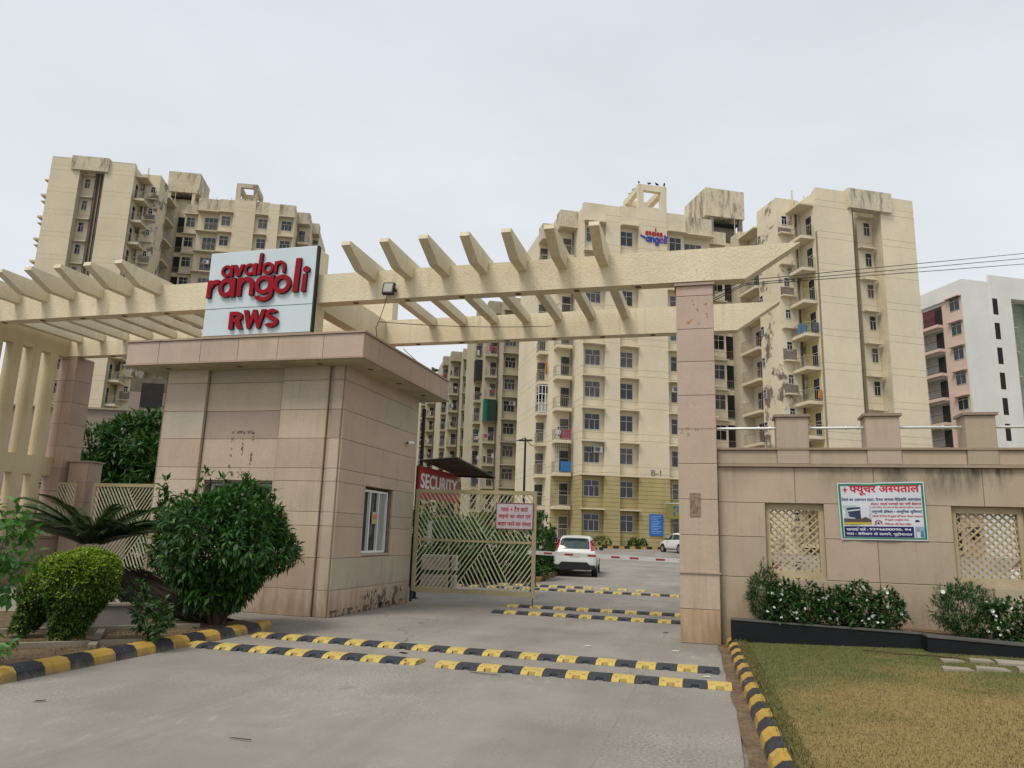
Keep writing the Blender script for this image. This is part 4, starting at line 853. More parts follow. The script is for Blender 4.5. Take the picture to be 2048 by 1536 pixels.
# small stone pillar and lattice panel by the left gate
sp_ = thing('gate_pillar', 'short stone clad gate pillar standing left of the left gate leaf', 'pillar', (-16.5, 16.45, 0))
MB().box(-.28, .26, -.2, .22, 0, 3.15).build('pillar_core', M['joint'], sp_)
for a, b in ((0, .7), (.7, 1.4), (1.4, 2.1), (2.1, 2.62), (2.62, 3.16)):
    slab_part(sp_, -.32, .3, -.245, a, b, jit((.36, .265, .205), .06)); slab_side(sp_, .3, -.2, .26, a, b, jit((.36, .265, .205), .06))
o = MB().box(-.36, .34, -.28, .3, 3.162, 3.2).build('pillar_cap', M['stone'], sp_); o.color = (.3, .23, .18, 1)
lp = thing('lattice_panel', 'small cream steel grille between the slotted wall and the short gate pillar', 'grille', (-16.86, 15.98, 0))
MB().box(0, .03, 0, .03, 1.5, 2.6).box(.57, .6, 0, .03, 1.5, 2.6).box(.03, .57, 0, .03, 2.56, 2.6).box(.03, .57, 0, .03, 1.5, 1.54).build('grille_frame', M['gate_paint'], lp)
for k in range(-6, 10):
    r = clip_line([(.03, 1.54), (.57, 1.54), (.57, 2.56), (.03, 2.56)], (.03+k*.1, 2.56), (.6, -.8))
    if r and r[1]-r[0] > .05:
        e0 = (.03+k*.1+.6*r[0], 2.56-.8*r[0]); e1 = (.03+k*.1+.6*r[1], 2.56-.8*r[1])
        MB().prism([(e0[0]-.008, e0[1]-.006), (e1[0]-.008, e1[1]-.006), (e1[0]+.008, e1[1]+.006), (e0[0]+.008, e0[1]+.006)], .004, .02, 'y').build('grille_bar', M['gate_bar'], lp)

# ------------------------------------------------------------------ security cabin, canopy, boom barrier, posts
cab = thing('sheet_canopy', 'dark corrugated sheet canopy on posts behind the guard room, above the red board', 'canopy', (-6.93, 16.8, 0))
cn = [(-.02, .1, 3.34), (.90, .14, 3.42), (1.28, 2.2, 3.12), (.0, 2.85, 3.20)]                     # wall-near, outer-near, outer-far, wall-far corners
P = []; n_ = 44
for i in range(n_+1):
    t_ = i/n_; dz = .016*(1 if i % 2 else -1)
    a_ = [cn[0][k]*(1-t_)+cn[3][k]*t_ for k in range(3)]; b_ = [cn[1][k]*(1-t_)+cn[2][k]*t_ for k in range(3)]; P += [(a_[0], a_[1], a_[2]+dz), (b_[0], b_[1], b_[2]+dz)]
cm2 = MB(); F_ = [(2*i, 2*i+1, 2*i+3, 2*i+2) for i in range(n_)]; cm2.add(P, F_); cm2.add([(x, y, z-.008) for x, y, z in P], F_)
cm2.build('canopy_sheet', surf('rusty_roof_sheet', (.085, .07, .05), .7, var=.3, vscale=3, bump=.1), cab, fix=False)
for p_, q_ in ((cn[0], cn[1]), (cn[3], cn[2]), (cn[1], cn[2])): MB().tube([(p_[0], p_[1], p_[2]-.04), (q_[0], q_[1], q_[2]-.04)], .02, 6).build('canopy_purlin', M['black_metal'], cab)
for y_ in (.12, 2.8): MB().tube([(-.08, y_, 0), (-.08, y_, 3.2)], .035, 8).build('canopy_leg', M['black_metal'], cab)
ss = thing('security_sign', 'red board reading SECURITY in white under the dark canopy behind the guard room', 'sign', (-6.93, 16.8, 0))
MB().box(-.03, .03, .0, 2.85, 2.42, 3.19).build('sign_panel', surf('security_red', (.33, .03, .03), .5, var=.05, bump=0), ss)
place_text('lettering', txt('SECURITY', 1, .045), (.08, 2.72, 2.66, 3.03), lambda x, y, z: (.0335+z, x, y), M['white_paint'], ss)
ps = thing('lamp_post', 'black steel post rising above the dark canopy at the right edge of the guard room', 'post', (-7.2, 17.6, 0)); MB().tube([(0, 0, 0), (0, 0, 4.72)], .05, 8).build('post_shaft', M['black_metal'], ps); MB().box(-.09, .09, -.09, .09, 0, .03).build('base_plate', M['black_metal'], ps)
bb = thing('boom_barrier', 'red and white boom barrier arm lowered across the road behind the car', 'barrier', (.4, 19.5, zg(19.5)))
z0 = 1.09-zg(19.5)
MB().box(-.17, .17, -.14, .14, 0, 1.05).build('barrier_cabinet', surf('barrier_cabinet', (.5, .12, .02), .5), bb)
am = MB().box(-5.2, -.1, -.2, -.155, z0-.05, z0+.05).build('barrier_arm', M['white_paint'], bb)
am.rotation_euler = (0, math.radians(1.0), 0)
for px in (-4.65, -4.1, -3.5, -2.9, -2.43, -1.78, -1.2, -.6): MB().box(px-.11, px+.11, -.205, -.1995, z0-.022, z0+.022).build('red_stripe', M['red_paint'], am)
MB().box(-5.1, -5.0, -.2, -.15, 0, z0-.06).build('arm_rest', M['black_metal'], bb)
for i, (x, y, h) in enumerate(((-6.25, 22.95, .5), (-5.39, 22.75, .5))):
    b = thing('bollard', ('short black bollard behind the lower right corner of the gate leaf', 'shorter black bollard just inside the gate leaf, right of its twin')[i], 'bollard', (x, y, zg(y)), 0, 'bollards inside the gate')
    MB().tube([(0, 0, .02), (0, 0, h)], .045, 8).build('post_shaft', M['black_metal'], b); MB().box(-.12, .12, -.12, .12, 0, .025).build('base_plate', M['black_metal'], b)
pl = thing('utility_pole', 'thin black utility pole with wires crossing before the tan block', 'pole', (-10.2, 40, zg(40))); MB().tube([(0, 0, 0), (0, 0, 6.55)], [.085, .06], 8).build('pole_shaft', M['black_metal'], pl); MB().box(-.4, .4, -.03, .03, 6.4, 6.5).build('crossarm', M['black_metal'], pl)
def wire(name, label, pts, r, sag, cat='wire', group=None, n=14):
    P = []
    for (a, b) in zip(pts[:-1], pts[1:]):
        for i in range(n+1):
            t = i/n; P.append((a[0]+(b[0]-a[0])*t, a[1]+(b[1]-a[1])*t, a[2]+(b[2]-a[2])*t-sag*4*t*(1-t)))
    return tag(MB().tube(P, r, 4).build(name, M['black_metal']), label, cat, group)
wire('wire', 'black cable sagging over the utility pole before the tan block', [(*loc_uv(-1.2, 31.6), 14.2), (-10.2, 40, 6.98), (*loc_uv(-2.6, 5.0), 10.3)], .028, .45)
WR = 'power lines before the right tower'
for i, (za, zb_) in enumerate(((7.96+.57, 8.845), (8.45, 8.715), (8.42, 8.572))):
    wire('wire', ('topmost of three power lines crossing before the right tower', 'middle one of three power lines crossing before the right tower', 'lowest of three power lines crossing before the right tower')[i], [(-.25, 13.38, (5.9, 5.8, 5.75)[i]), (.6, 13.6, (6.33, 6.27, 6.24)[i]), (7.5, 20, zb_), (17, 29, zb_+4.2)], .0075, .0, 'power line', WR)
wire('wire', 'loose thin cable hanging from the rear beam to the guard room eave', [(-7.4, 16.5, 6.06), (-6.4, 17.0, 5.4)], .008, .1)
wire('wire', 'thin cable dropping from the floodlight past the beam to the guard room roof', [(-6.09, 12.66, 6.1), (-6.5, 13.1, 5.6), (-6.6, 13.5, 5.31)], .007, .05)
wire('wire', 'thin cable strung between the pergola beams near the sign pylon', [(-6.5, 13.2, 5.75), (-3.5, 15.9, 6.3)], .007, .06)
fl = thing('floodlight', 'small square floodlight fixed to the front beam of the gateway', 'floodlight', (-6.043, 12.6, 6.227))
mb = MB().box(-.115, .115, -.03, .05, -.12, .12).build('lamp_body', M['black_metal'], fl)
MB().box(-.09, .09, -.036, -.0305, -.09, .095).build('lamp_glass', surf('lamp_glass', (.36, .38, .33), .2, var=.15, vscale=8, bump=0, spec=.6), fl)
MB().tube([(-.13, .0, 0), (-.13, .1, 0), (.13, .1, 0), (.13, 0, 0)], .012, 6).build('bracket', M['black_metal'], fl)
fl.rotation_euler = (math.radians(-12), math.radians(2), 0)
cc = thing('security_camera', 'small white security camera on the side wall of the guard room', 'camera', (-6.93, 16.0, 3.635))
MB().tube([(.0, 0, 0), (.09, 0, -.02)], .018, 6).build('camera_arm', M['white_paint'], cc); MB().tube([(.07, -.13, -.01), (.11, .1, .02)], .035, 10).build('camera_body', M['white_paint'], cc); MB().tube([(.066, -.14, -.012), (.068, -.13, -.01)], .026, 10).build('lens', M['black_gap'], cc)

# ------------------------------------------------------------------ hospital banner on the boundary wall
bn = thing('hospital_banner', 'green bordered hospital banner with red and blue Hindi lettering on the boundary wall', 'banner')
TL, TR_, BR, BL = (1.881, 2.585), (3.133, 2.62), (3.144, 1.715), (1.905, 1.70)
def bpt(u, v, y=12.876):                     # u, v in 0..1 from the lower left corner
    x = (BL[0]*(1-u)+BR[0]*u)*(1-v)+(TL[0]*(1-u)+TR_[0]*u)*v; z = (BL[1]*(1-u)+BR[1]*u)*(1-v)+(TL[1]*(1-u)+TR_[1]*u)*v
    return (x, y+.006*math.sin(u*9+v*3)+.004*math.sin(v*11-u*5)-.004*math.cos(u*21), z-.012*math.exp(-((u-.36)/.1)**2)*v**8)
def cloth(name, mat, u0, u1, v0, v1, y, n=24, m=10):
    P = [bpt(u0+(u1-u0)*i/n, v0+(v1-v0)*j/m, y) for j in range(m+1) for i in range(n+1)]
    mb = MB(); mb.add(P, [(j*(n+1)+i, j*(n+1)+i+1, (j+1)*(n+1)+i+1, (j+1)*(n+1)+i) for j in range(m) for i in range(n)]); return mb.build(name, mat, bn, smooth=True, fix=False)
pr = lambda nm, c: surf(nm, c, .45, var=.02, fine=.02, bump=0)
BG, BGR, BRD, BBL, BNV = pr('print_white', (.60, .62, .66)), pr('print_green', (.01, .19, .10)), pr('print_red', (.50, .008, .03)), pr('print_blue', (.03, .03, .16)), pr('print_navy', (.018, .014, .10))
cloth('banner_cloth', BG, 0, 1, 0, 1, 12.876); e = 12.8742
for q in ((.012, .036, .02, .98), (.964, .988, .02, .98), (.036, .964, .945, .98), (.036, .964, .02, .045)): cloth('border_print', BGR, *q, e, 16, 6)
cloth('navy_print', BNV, .045, .845, .05, .235, e, 20, 4)
def bline(s, u0, u1, v0, v1, mat, off=.03): place_text('lettering', deva(s, off) if any(ord(c) > 900 for c in s) else txt(s, 1, off), (u0, u1, v0, v1), lambda x, y, z: bpt(x, y, 12.8728-z), mat, bn)
bline('{फ}यूचर अ{स}पताल', .14, .945, .775, .945, BRD, .03)
bline('जिले का एकमात्र ESIC पैनल जनरल मेडिसिन अ{स}पताल'.replace('त्र', '{त}र').replace('जि', 'िज').replace('डि', 'िड'), .04, .955, .665, .735, BBL, .025)
bline('ESIC कार्ड धारकों का फ्री ईलाज'.replace('र्ड', 'ड^').replace('फ्री', '{फ}री'), .38, .955, .60, .655, BRD, .025)
bline('सभी टीपीए और बीमा के लिए कैशलेस सुविधा उपलब्ध'.replace('लि', 'िल').replace('वि', 'िव').replace('ब्ध', '{ब}ध'), .38, .955, .545, .582, BRD, .015)
bline('अनुभवी डॉक्टर • आधुनिक सुविधाएं'.replace('क्ट', '{क}ट').replace('नि', 'िन').replace('वि', 'िव'), .38, .955, .455, .525, BBL, .025)
bline('मरीजों के लिए नि:शुल्क पौष्टिक भोजन व्यवस्था'.replace('लि', 'िल').replace('नि', 'िन').replace('ल्क', '{ल}क').replace('ष्टि', 'ि{ष}ट').replace('व्य', '{व}य').replace('स्थ', '{स}थ'), .38, .96, .385, .435, BRD, .02)
bline('नि:शुल्क एम्बुलेंस सेवा'.replace('नि', 'िन').replace('ल्क', '{ल}क').replace('म्ब', '{म}ब'), .525, .80, .325, .37, BRD, .02)
bline('चिकित्सा और ड्रिप सहित'.replace('चि', 'िच').replace('कि', 'िक').replace('त्स', '{त}स').replace('ड्रि', 'िडर').replace('हि', 'िह'), .52, .82, .255, .30, BRD, .02)
bline('24/7', .41, .49, .265, .325, BNV, .02)
M['print_white2'] = pr('print_white_letter', (.66, .66, .7))
bline('स{म}प^क करें :'.replace('प^क', 'पक^'), .07, .32, .155, .215, M['print_white2'], .025); bline('9376600090, 94', .335, .815, .16, .205, M['print_white2'], .03)
bline('पता : बेरीबाग के सामने, चूहीबावल', .065, .825, .07, .135, M['print_white2'], .025)
def bpoly(mat, pts, y): mb = MB(); mb.add([bpt(a, b, y) for a, b in pts], [tuple(range(len(pts)))]); return mb.build('picture_print', mat, bn, fix=False)
bpoly(pr('print_sky', (.40, .45, .50)), [(.05, .265), (.37, .265), (.37, .60), (.05, .60)], e)
bpoly(pr('print_hoarding', (.03, .05, .09)), [(.09, .36), (.25, .36), (.25, .57), (.09, .555)], 12.8732); bpoly(pr('print_white3', (.6, .6, .6)), [(.11, .36), (.15, .36), (.15, .46), (.11, .46)], 12.8722); bpoly(M['print_white2'], [(.1, .49), (.245, .515), (.245, .535), (.1, .51)], 12.8722)
bpoly(pr('print_brown', (.10, .07, .06)), [(.05, .30), (.37, .30), (.37, .345), (.3, .40), (.25, .36), (.05, .37)], 12.8728); bpoly(pr('print_yellow', (.5, .38, .05)), [(.05, .265), (.37, .265), (.37, .305), (.05, .305)], 12.872)
bpoly(BRD, [(.062, .865), (.118, .865), (.118, .885), (.062, .885)], e); bpoly(BRD, [(.082, .83), (.098, .83), (.098, .92), (.082, .92)], 12.8738)
bpoly(M['print_white2'], [(.855, .28), (.955, .28), (.955, .315), (.93, .33), (.91, .36), (.87, .36), (.855, .32)], 12.8738); bpoly(BNV, [(.865, .31), (.925, .32), (.905, .35), (.872, .35)], 12.8722)
bpoly(pr('print_pale_blue', (.25, .38, .5)), [(.86, .05), (.965, .05), (.965, .235), (.86, .235)], e); bpoly(pr('print_skin', (.35, .22, .16)), [(.885, .15), (.905, .15), (.905, .2), (.885, .2)], 12.8732); bpoly(pr('print_white4', (.6, .63, .66)), [(.875, .05), (.915, .05), (.915, .15), (.875, .15)], 12.873); bpoly(pr('print_teal', (.05, .2, .33)), [(.92, .06), (.95, .06), (.945, .17), (.925, .17)], 12.8728)
arc = [(.45+.05*math.cos(t), .25+.1*math.sin(t)) for t in np.linspace(0, math.pi, 12)]+[(.45+.042*math.cos(t), .25+.086*math.sin(t)) for t in np.linspace(math.pi, 0, 12)]
bpoly(BRD, arc, 12.8736)

# ------------------------------------------------------------------ lettering and boards on the pale tower
lg = thing('tower_lettering', 'red and blue lettering avalon rangoli fixed high on the pale tower', 'sign', (*loc_uv(5.6, -.06), 29.0), math.radians(27.5))
red2, blue2, vio = surf('letter_red', (.40, .02, .04), .5, bump=0), surf('letter_blue', (.02, .05, .36), .5, bump=0), surf('letter_violet', (.25, .05, .30), .5, bump=0)
x = .50
for ch, w in (('ɑ', .28), ('v', .28), ('ɑ', .28), ('l', .11), ('o', .29), ('n', .26)):
    x += w+.05; glyph(ch, x-w-.05, x-.05, .92, 1.32 if ch != 'l' else 1.75, -.06, 0).build('letter', red2, lg)
x = .55
for ch, w, z0_, z1_ in (('ɑ', .44, .25, .78), ('n', .40, .25, .78), ('g', .46, -.05, .78), ('o', .44, .25, .80), ('l', .16, .25, 1.12), ('i', .15, .25, 1.0)):
    glyph(ch, x, x+w, z0_, z1_, -.06, 0).build('letter', vio if ch == 'o' else blue2, lg); x += w+.03
MB().prism([(.0, .86), (.35, .80), (.52, .72), (.50, .52), (.38, .60), (.2, .68), (.02, .74)], -.06, 0, 'y').build('letter', blue2, lg)
bs = thing('block_number', 'small grey lettering B-1 on the pale tower above its olive band', 'sign', (*loc_uv(6.55, -.06), 7.2), math.radians(27.5))
place_text('lettering', txt('B-1', 1, .02), (0, .95, 0, .5), lambda x, y, z: (x, -.01-z, y), surf('faded_letter', (.22, .21, .19), .7, bump=0), bs)
ub = thing('information_board', 'bright blue information board on the olive base of the pale tower', 'notice board', (*loc_uv(6.35, -.14), 1.95), math.radians(27.5))
MB().box(0, 1.25, 0, .05, 0, 1.86).build('board_panel', surf('board_blue', (.015, .13, .46), .5, var=.05, bump=0), ub)
for k in range(11): MB().box(.12, 1.12-.15*(k % 3), -.006, -.001, 1.65-k*.145, 1.70-k*.145).build('text_line', surf('board_line', (.25, .40, .62), .6, bump=0) if k == 0 else bpy.data.materials['board_line'], ub)
ys_ = thing('bank_sign', 'yellow illuminated sign with a blue emblem, jutting beside the stone pillar at the pale tower', 'sign', (*loc_uv(7.75, -.9), 3.45), math.radians(27.5))
MB().box(0, 1.15, 0, .2, 0, 1.3).build('sign_box', surf('sign_yellow', (.24, .215, .06), .5, var=.05, bump=0), ys_); MB().box(-.02, 1.17, -.02, .22, 1.3, 1.36).build('sign_top', M['sign_white'], ys_)
ring_ = MB(); ring(ring_, .78, .85, .26, .24, .11, .11, -.012, -.002, math.radians(-100), math.radians(190), 18); ring_.box(.5, .66, -.012, -.002, .3, .62); ring_.box(.5, 1.02, -.0125, -.002, 1.02, 1.1); ring_.build('emblem', surf('emblem_blue', (.02, .15, .33), .5, bump=0), ys_)
# ------------------------------------------------------------------ foliage
def norm(a): return a/np.maximum(np.linalg.norm(a, axis=-1, keepdims=True), 1e-9)
def leaf_arrays(P, D, Nn, Lg, Wd, fold=.25, bend=.15):
    """each leaf: base, left, right, mid, tip with a fold along the rib"""
    D = norm(D); S = norm(np.cross(D, Nn)); Nn = norm(np.cross(S, D)); L_ = Lg[:, None]; W_ = Wd[:, None]
    mid = P+D*L_*.5+Nn*L_*bend*.25
    l = mid-S*W_*.5+Nn*W_*fold*.5; r = mid+S*W_*.5+Nn*W_*fold*.5; tip = P+D*L_-Nn*L_*bend
    return np.stack([P, l, mid, r, tip], 1)
LF = np.array([(0, 2, 1), (0, 3, 2), (1, 2, 4), (2, 3, 4)])
def leaf_mesh(name, arrs, mats, mids=None):
    V = arrs.reshape(-1, 3); n = len(arrs); F = (LF[None]+(np.arange(n)*5)[:, None, None]).reshape(-1, 3)
    me = bpy.data.meshes.new(name); me.vertices.add(len(V)); me.vertices.foreach_set('co', V.ravel().astype(np.float32)); me.loops.add(F.size); me.loops.foreach_set('vertex_index', F.ravel().astype(np.int32))
    me.polygons.add(len(F)); me.polygons.foreach_set('loop_start', np.arange(0, F.size, 3).astype(np.int32)); me.polygons.foreach_set('loop_total', np.full(len(F), 3, np.int32))
    for m in (mats if isinstance(mats, list) else [mats]): me.materials.append(m)
    if mids is not None: me.polygons.foreach_set('material_index', np.repeat(mids, 4).astype(np.int32))
    me.update(); return me
def whorls(tips, outs, per, L0, W0, spread=.9, droop=.25, lj=.3):
    n = len(tips)*per; T = np.repeat(tips, per, 0); O = np.repeat(norm(outs), per, 0)
    R = norm(rng.normal(size=(n, 3))); D = norm(O*.6+R*spread+np.array([0, 0, -droop])); Nn = norm(np.array([0, 0, 1.0])+O*.5+rng.normal(size=(n, 3))*.25)
    Lg = L0*(1+lj*rng.uniform(-1, 1, n)); return leaf_arrays(T+R*L0*.08, D, Nn, Lg, Lg*W0/L0)
def cloud(n, c, r, shell=.75, zmin=-1, lump=.12, squash=None):     # points biased to the surface of a lumpy ellipsoid, with outward normals
    d = norm(rng.normal(size=(n*2, 3))); d = d[d[:, 2] > zmin][:n]; n = len(d)
    k = 1+lump*(np.sin(d[:, 0]*5.1+c[0])*np.cos(d[:, 1]*4.3+1)+.6*np.sin(d[:, 2]*6.7+d[:, 0]*3))
    rad = (shell+(1-shell)*rng.uniform(0, 1, n)**.5)*k
    p = d*rad[:, None]*np.array(r)
    if squash is not None: p = squash(p)
    return p+np.array(c), norm(d/np.array(r))
CAM_P = np.array([0, 0, 1.6])
LEAF1 = {}
def split_leaves(root, arrs, mat, n_obj=260, name='foliage'):      # nearest leaves become objects, the rest one mesh
    c = arrs.mean(1)-np.array(root.location); d = np.linalg.norm(arrs.mean(1)-CAM_P, axis=1); order = np.argsort(d); 
    fro = np.zeros(len(arrs), bool); fro[order[:n_obj]] = True
    o = link(bpy.data.objects.new(name, leaf_mesh(name, arrs[~fro]-np.array(root.location), mat)), root); tag(o, kind='stuff')
    if mat.name not in LEAF1:
        LEAF1[mat.name] = leaf_mesh('leaf', leaf_arrays(np.zeros((1, 3)), np.array([[0, 1., 0]]), np.array([[0, 0, 1.]]), np.array([1.]), np.array([.34])), mat)
    me = LEAF1[mat.name]
    for a in arrs[fro]:
        b, l, m, r, t = [Vector(q) for q in a-np.array(root.location)]; y = t-b; L_ = y.length; y.normalize(); x = (r-l).normalized(); z = x.cross(y).normalized(); x = y.cross(z); w = (r-l).length/.34
        inst('leaf', me, root, mtx=Matrix(((x.x*w, y.x*L_, z.x*L_, b.x), (x.y*w, y.y*L_, z.y*L_, b.y), (x.z*w, y.z*L_, z.z*L_, b.z), (0, 0, 0, 1))))
    return o
def branches(root, base, tips, r=.03, mat=None, name='stem', up=.4):
    mb = MB()
    for t in tips:
        t = Vector(t); b = Vector(base)+Vector((random.uniform(-1, 1)*r*1.6, random.uniform(-1, 1)*r*1.6, 0)); m = b.lerp(t, .5)+Vector((0, 0, up*(t-b).length*.25))*.5
        mb.tube([b, m, t], [r, r*.7, r*.25], 5)
    return mb.build(name, mat or M['wood_brown'], root)
# big round bush in front of the guard room
def big_bush():
    B = np.array([-7.55, 10.45, .06]); t = thing('round_bush', 'large round dark green bush in front of the guard room', 'bush', tuple(B)); c = (-7.62, 10.55, 1.30); r = (1.12, 1.05, .94)
    def sq(p): q = p.copy(); k = np.clip(1+.0*q[:, 2], .5, 1); lo = q[:, 2] < -.15; q[lo, :2] *= np.clip(1+(q[lo, 2]+.15)*.55, .45, 1)[:, None]; return q
    tp, o = cloud(1350, c, r, .8, -1, .13, sq); A = [whorls(tp, o, 7, .135, .042, .9, .22)]
    tp, o = cloud(520, c, tuple(x*.82 for x in r), .55, -1, .1, sq); A.append(whorls(tp, o, 6, .15, .055, 1.0, .2))
    for s in ((-7.8, 10.1, 2.36), (-7.55, 10.2, 2.33), (-8.52, 10.1, 2.02), (-8.5, 10.1, 2.15), (-7.1, 10.2, 2.2), (-6.65, 10.3, 1.95)):
        q = np.array([s])+rng.normal(size=(4, 3))*(.03, .03, .09); A.append(whorls(q, np.tile((0, -.2, 1.), (4, 1)), 6, .14, .045, .9, .1))
    tp, o = cloud(70, (-7.55, 10.1, .62), (.33, .28, .26), .7); A.append(whorls(tp, o, 7, .15, .05, .9, .3))
    split_leaves(t, np.concatenate(A), M['leaf_dark'], 280)
    tips = [(random.uniform(-.85, .85), random.uniform(-.6, .6), random.uniform(.7, 1.6)) for _ in range(16)]; branches(t, (0, 0, -.05), tips, .035)
big_bush()
def hedge(label, base, c, r, leanx, nl=5200, seed=0):
    t = thing('clipped_hedge', label, 'hedge', base, 0, 'clipped golden hedges'); B = np.array(base)
    zt = c[2]+r[2]; n = nl
    z = base[2]+.08+(zt-base[2]-.08)*rng.uniform(0, 1, n)**.8; f = (z-base[2])/(zt-base[2])
    prof = np.interp(f, [0, .12, .35, .55, .8, .92, 1.0], [.42, .45, .62, .95, 1.0, .78, .22])
    a = rng.uniform(0, 2*math.pi, n); rr = prof*(1-.28*rng.uniform(0, 1, n)**2)*(1+.09*np.sin(a*3+z*9+seed)+.06*np.sin(a*7-z*13))
    cx = base[0]+(c[0]-base[0])*np.clip(f*1.25, 0, 1)+leanx*f; cy = base[1]+(c[1]-base[1])*np.clip(f*1.25, 0, 1)
    P = np.stack([cx+np.cos(a)*rr*r[0], cy+np.sin(a)*rr*r[1], z+rng.normal(size=n)*.012], 1); O = np.stack([np.cos(a), np.sin(a), np.interp(f, [0, .7, 1], [-.2, .2, 1.6])], 1)
    A = whorls(P, O, 4, .042, .021, .9, .0); ff = np.repeat(f, 4)
    mids = (rng.uniform(0, 1, len(A)) < np.interp(ff, [0, .45, .75, 1], [.02, .12, .5, .92])).astype(int)
    o = link(bpy.data.objects.new('foliage', leaf_mesh('foliage', A-B, [M['leaf_hedge_old'], M['leaf_hedge_new']], mids)), t); tag(o, kind='stuff')
    branches(t, (0, 0, -.05), [((c[0]-base[0])*.8+random.uniform(-.2, .2)*r[0], (c[1]-base[1])*.8+random.uniform(-.2, .2), (zt-base[2])*random.uniform(.45, .75)) for _ in range(14)], .014)
hedge('golden green clipped hedge with a wide flat top, nearest the left kerb', (-7.93, 7.97, .08), (-7.80, 8.02, .75), (.43, .42, .49), .0, 5600)
hedge('smaller golden green clipped hedge leaning behind the wide one', (-8.84, 8.1, .08), (-8.62, 8.45, .66), (.33, .34, .48), -.02, 4200, 2)
def frond_arr(L_, rise, droop, nl=46, ll=.17):
    t = np.linspace(.08, 1, nl); y = L_*t*np.cos(droop*t*.5); z = rise*L_*t-droop*L_*.55*t**2.2
    P = np.stack([np.zeros(nl), y, z], 1); T = norm(np.gradient(P, axis=0)); A = []
    for s in (-1, 1):
        D = norm(np.stack([np.full(nl, s*.85), T[:, 1]*.55, T[:, 2]*.55+.28], 1)); ln = ll*np.interp(t, [0, .25, .7, 1], [.4, 1.3, 1.15, .4]); A.append(leaf_arrays(P, D, np.tile((0, 0, 1.), (nl, 1)), ln, np.full(nl, .03), .1, .06))
    rib = [leaf_arrays(P[i:i+1], (P[i+1]-P[i])[None], np.array([[0, 0, 1.]]), np.array([np.linalg.norm(P[i+1]-P[i])*1.1]), np.array([.03])) for i in range(0, nl-1)]
    return np.concatenate(A+rib)
def cycad():
    t = thing('cycad', 'spreading cycad palm with a shaggy dark trunk between hedge and gate', 'cycad', (-10.5, 10.85, .05)); H = 1.16
    mb = MB(); pr_ = [(0, .3), (.3, .27), (.6, .24), (.85, .27), (1.02, .24), (1.12, .1)]; mb.tube([(0, 0, z) for z, r in pr_], [r for z, r in pr_], 14); mb.build('trunk', M['wood_brown'], t)
    st = MB()
    for _ in range(150):
        a = random.uniform(0, 6.28); z = random.uniform(.35, 1.0); r = .25; x, y = r*math.cos(a), r*math.sin(a); d = (math.cos(a), math.sin(a)); st.add([(x-d[1]*.018, y+d[0]*.018, z), (x+d[1]*.018, y-d[0]*.018, z), (x+d[0]*random.uniform(.06, .17), y+d[1]*.12, z+random.uniform(.0, .07))], [(0, 1, 2)])
    tag(st.build('leaf_stubs', M['frond_dead'], t), kind='stuff')
    ms = [leaf_mesh('frond', frond_arr(*a), M['frond']) for a in ((1.5, .52, .6), (1.4, .68, .7), (1.25, .95, .75), (1.45, .40, .52))]
    for i in range(84):
        a = i*2.39996+random.uniform(-.2, .2); tier = i/84; me = ms[3 if tier < .3 else 0 if tier < .55 else 1 if tier < .8 else 2]
        o = inst('frond', me, t, (.07*math.cos(a), .07*math.sin(a), H-.06+.05*tier)); o.rotation_euler = (random.uniform(-.08, .1)+(.1 if tier < .3 else .0), random.uniform(-.25, .25), a-math.pi/2); s = random.uniform(.85, 1.08); o.scale = (s, s, s)
    dm = leaf_mesh('dry_frond', frond_arr(1.15, .12, 1.05), M['frond_dry'])
    for a in (-.55, -.25, -.8, 2.9): inst('dry_frond', dm, t, (.1*math.cos(a), .1*math.sin(a), H-.14)).rotation_euler = (-.1, 0, a-math.pi/2)
cycad()
def dry_heap():
    t = MB(); r = random.Random(5)
    for _ in range(1150):
        u = r.random(); x = -9.95+1.75*u; zt = .72*(1-u)**.8+.13; z = zt*r.random()**.4; y = 10.85+r.uniform(-.42, .42)*(1-.4*u); L_ = r.uniform(.35, .9); sl = -.42+r.uniform(-.12, .12); dy = r.uniform(-.12, .12); w = r.uniform(.006, .014)
        t.add([(x, y, z+.06), (x, y+w, z+.06+w), (x+L_*.5, y+dy*.5+w, z+.06+sl*L_*.42), (x+L_, y+dy, max(.06, z+.06+sl*L_))], [(0, 1, 2), (0, 2, 3)])
    tag(t.build('dry_frond_heap', M['frond_dead'], None), 'heap of dead brown palm fronds lying between the clipped hedge and the round bush', 'heap')
dry_heap()
def shrub(label, base, parts, L0, W0, mat, per=7, name='shrub', group=None, stems=6):
    t = thing(name, label, 'shrub', base, 0, group); A = []
    for c, r, n in parts: tp, o = cloud(n, c, r, .6); A.append(whorls(tp, o, per, L0, W0, .85, .15))
    o = link(bpy.data.objects.new('foliage', leaf_mesh('foliage', np.concatenate(A)-np.array(base), mat)), t); tag(o, kind='stuff')
    branches(t, (0, 0, -.03), [tuple(np.array(parts[i % len(parts)][0])-np.array(base)+rng.normal(size=3)*.08) for i in range(stems)], .012); return t
shrub('small young shrub with loose leaves at the kerb before the dead fronds', (-7.12, 8.55, .08), [((-7.12, 8.5, .42), (.3, .22, .2), 42), ((-7.5, 8.65, .62), (.17, .15, .22), 22), ((-6.98, 8.4, .3), (.18, .14, .14), 16)], .10, .04, M['leaf_vinca'])
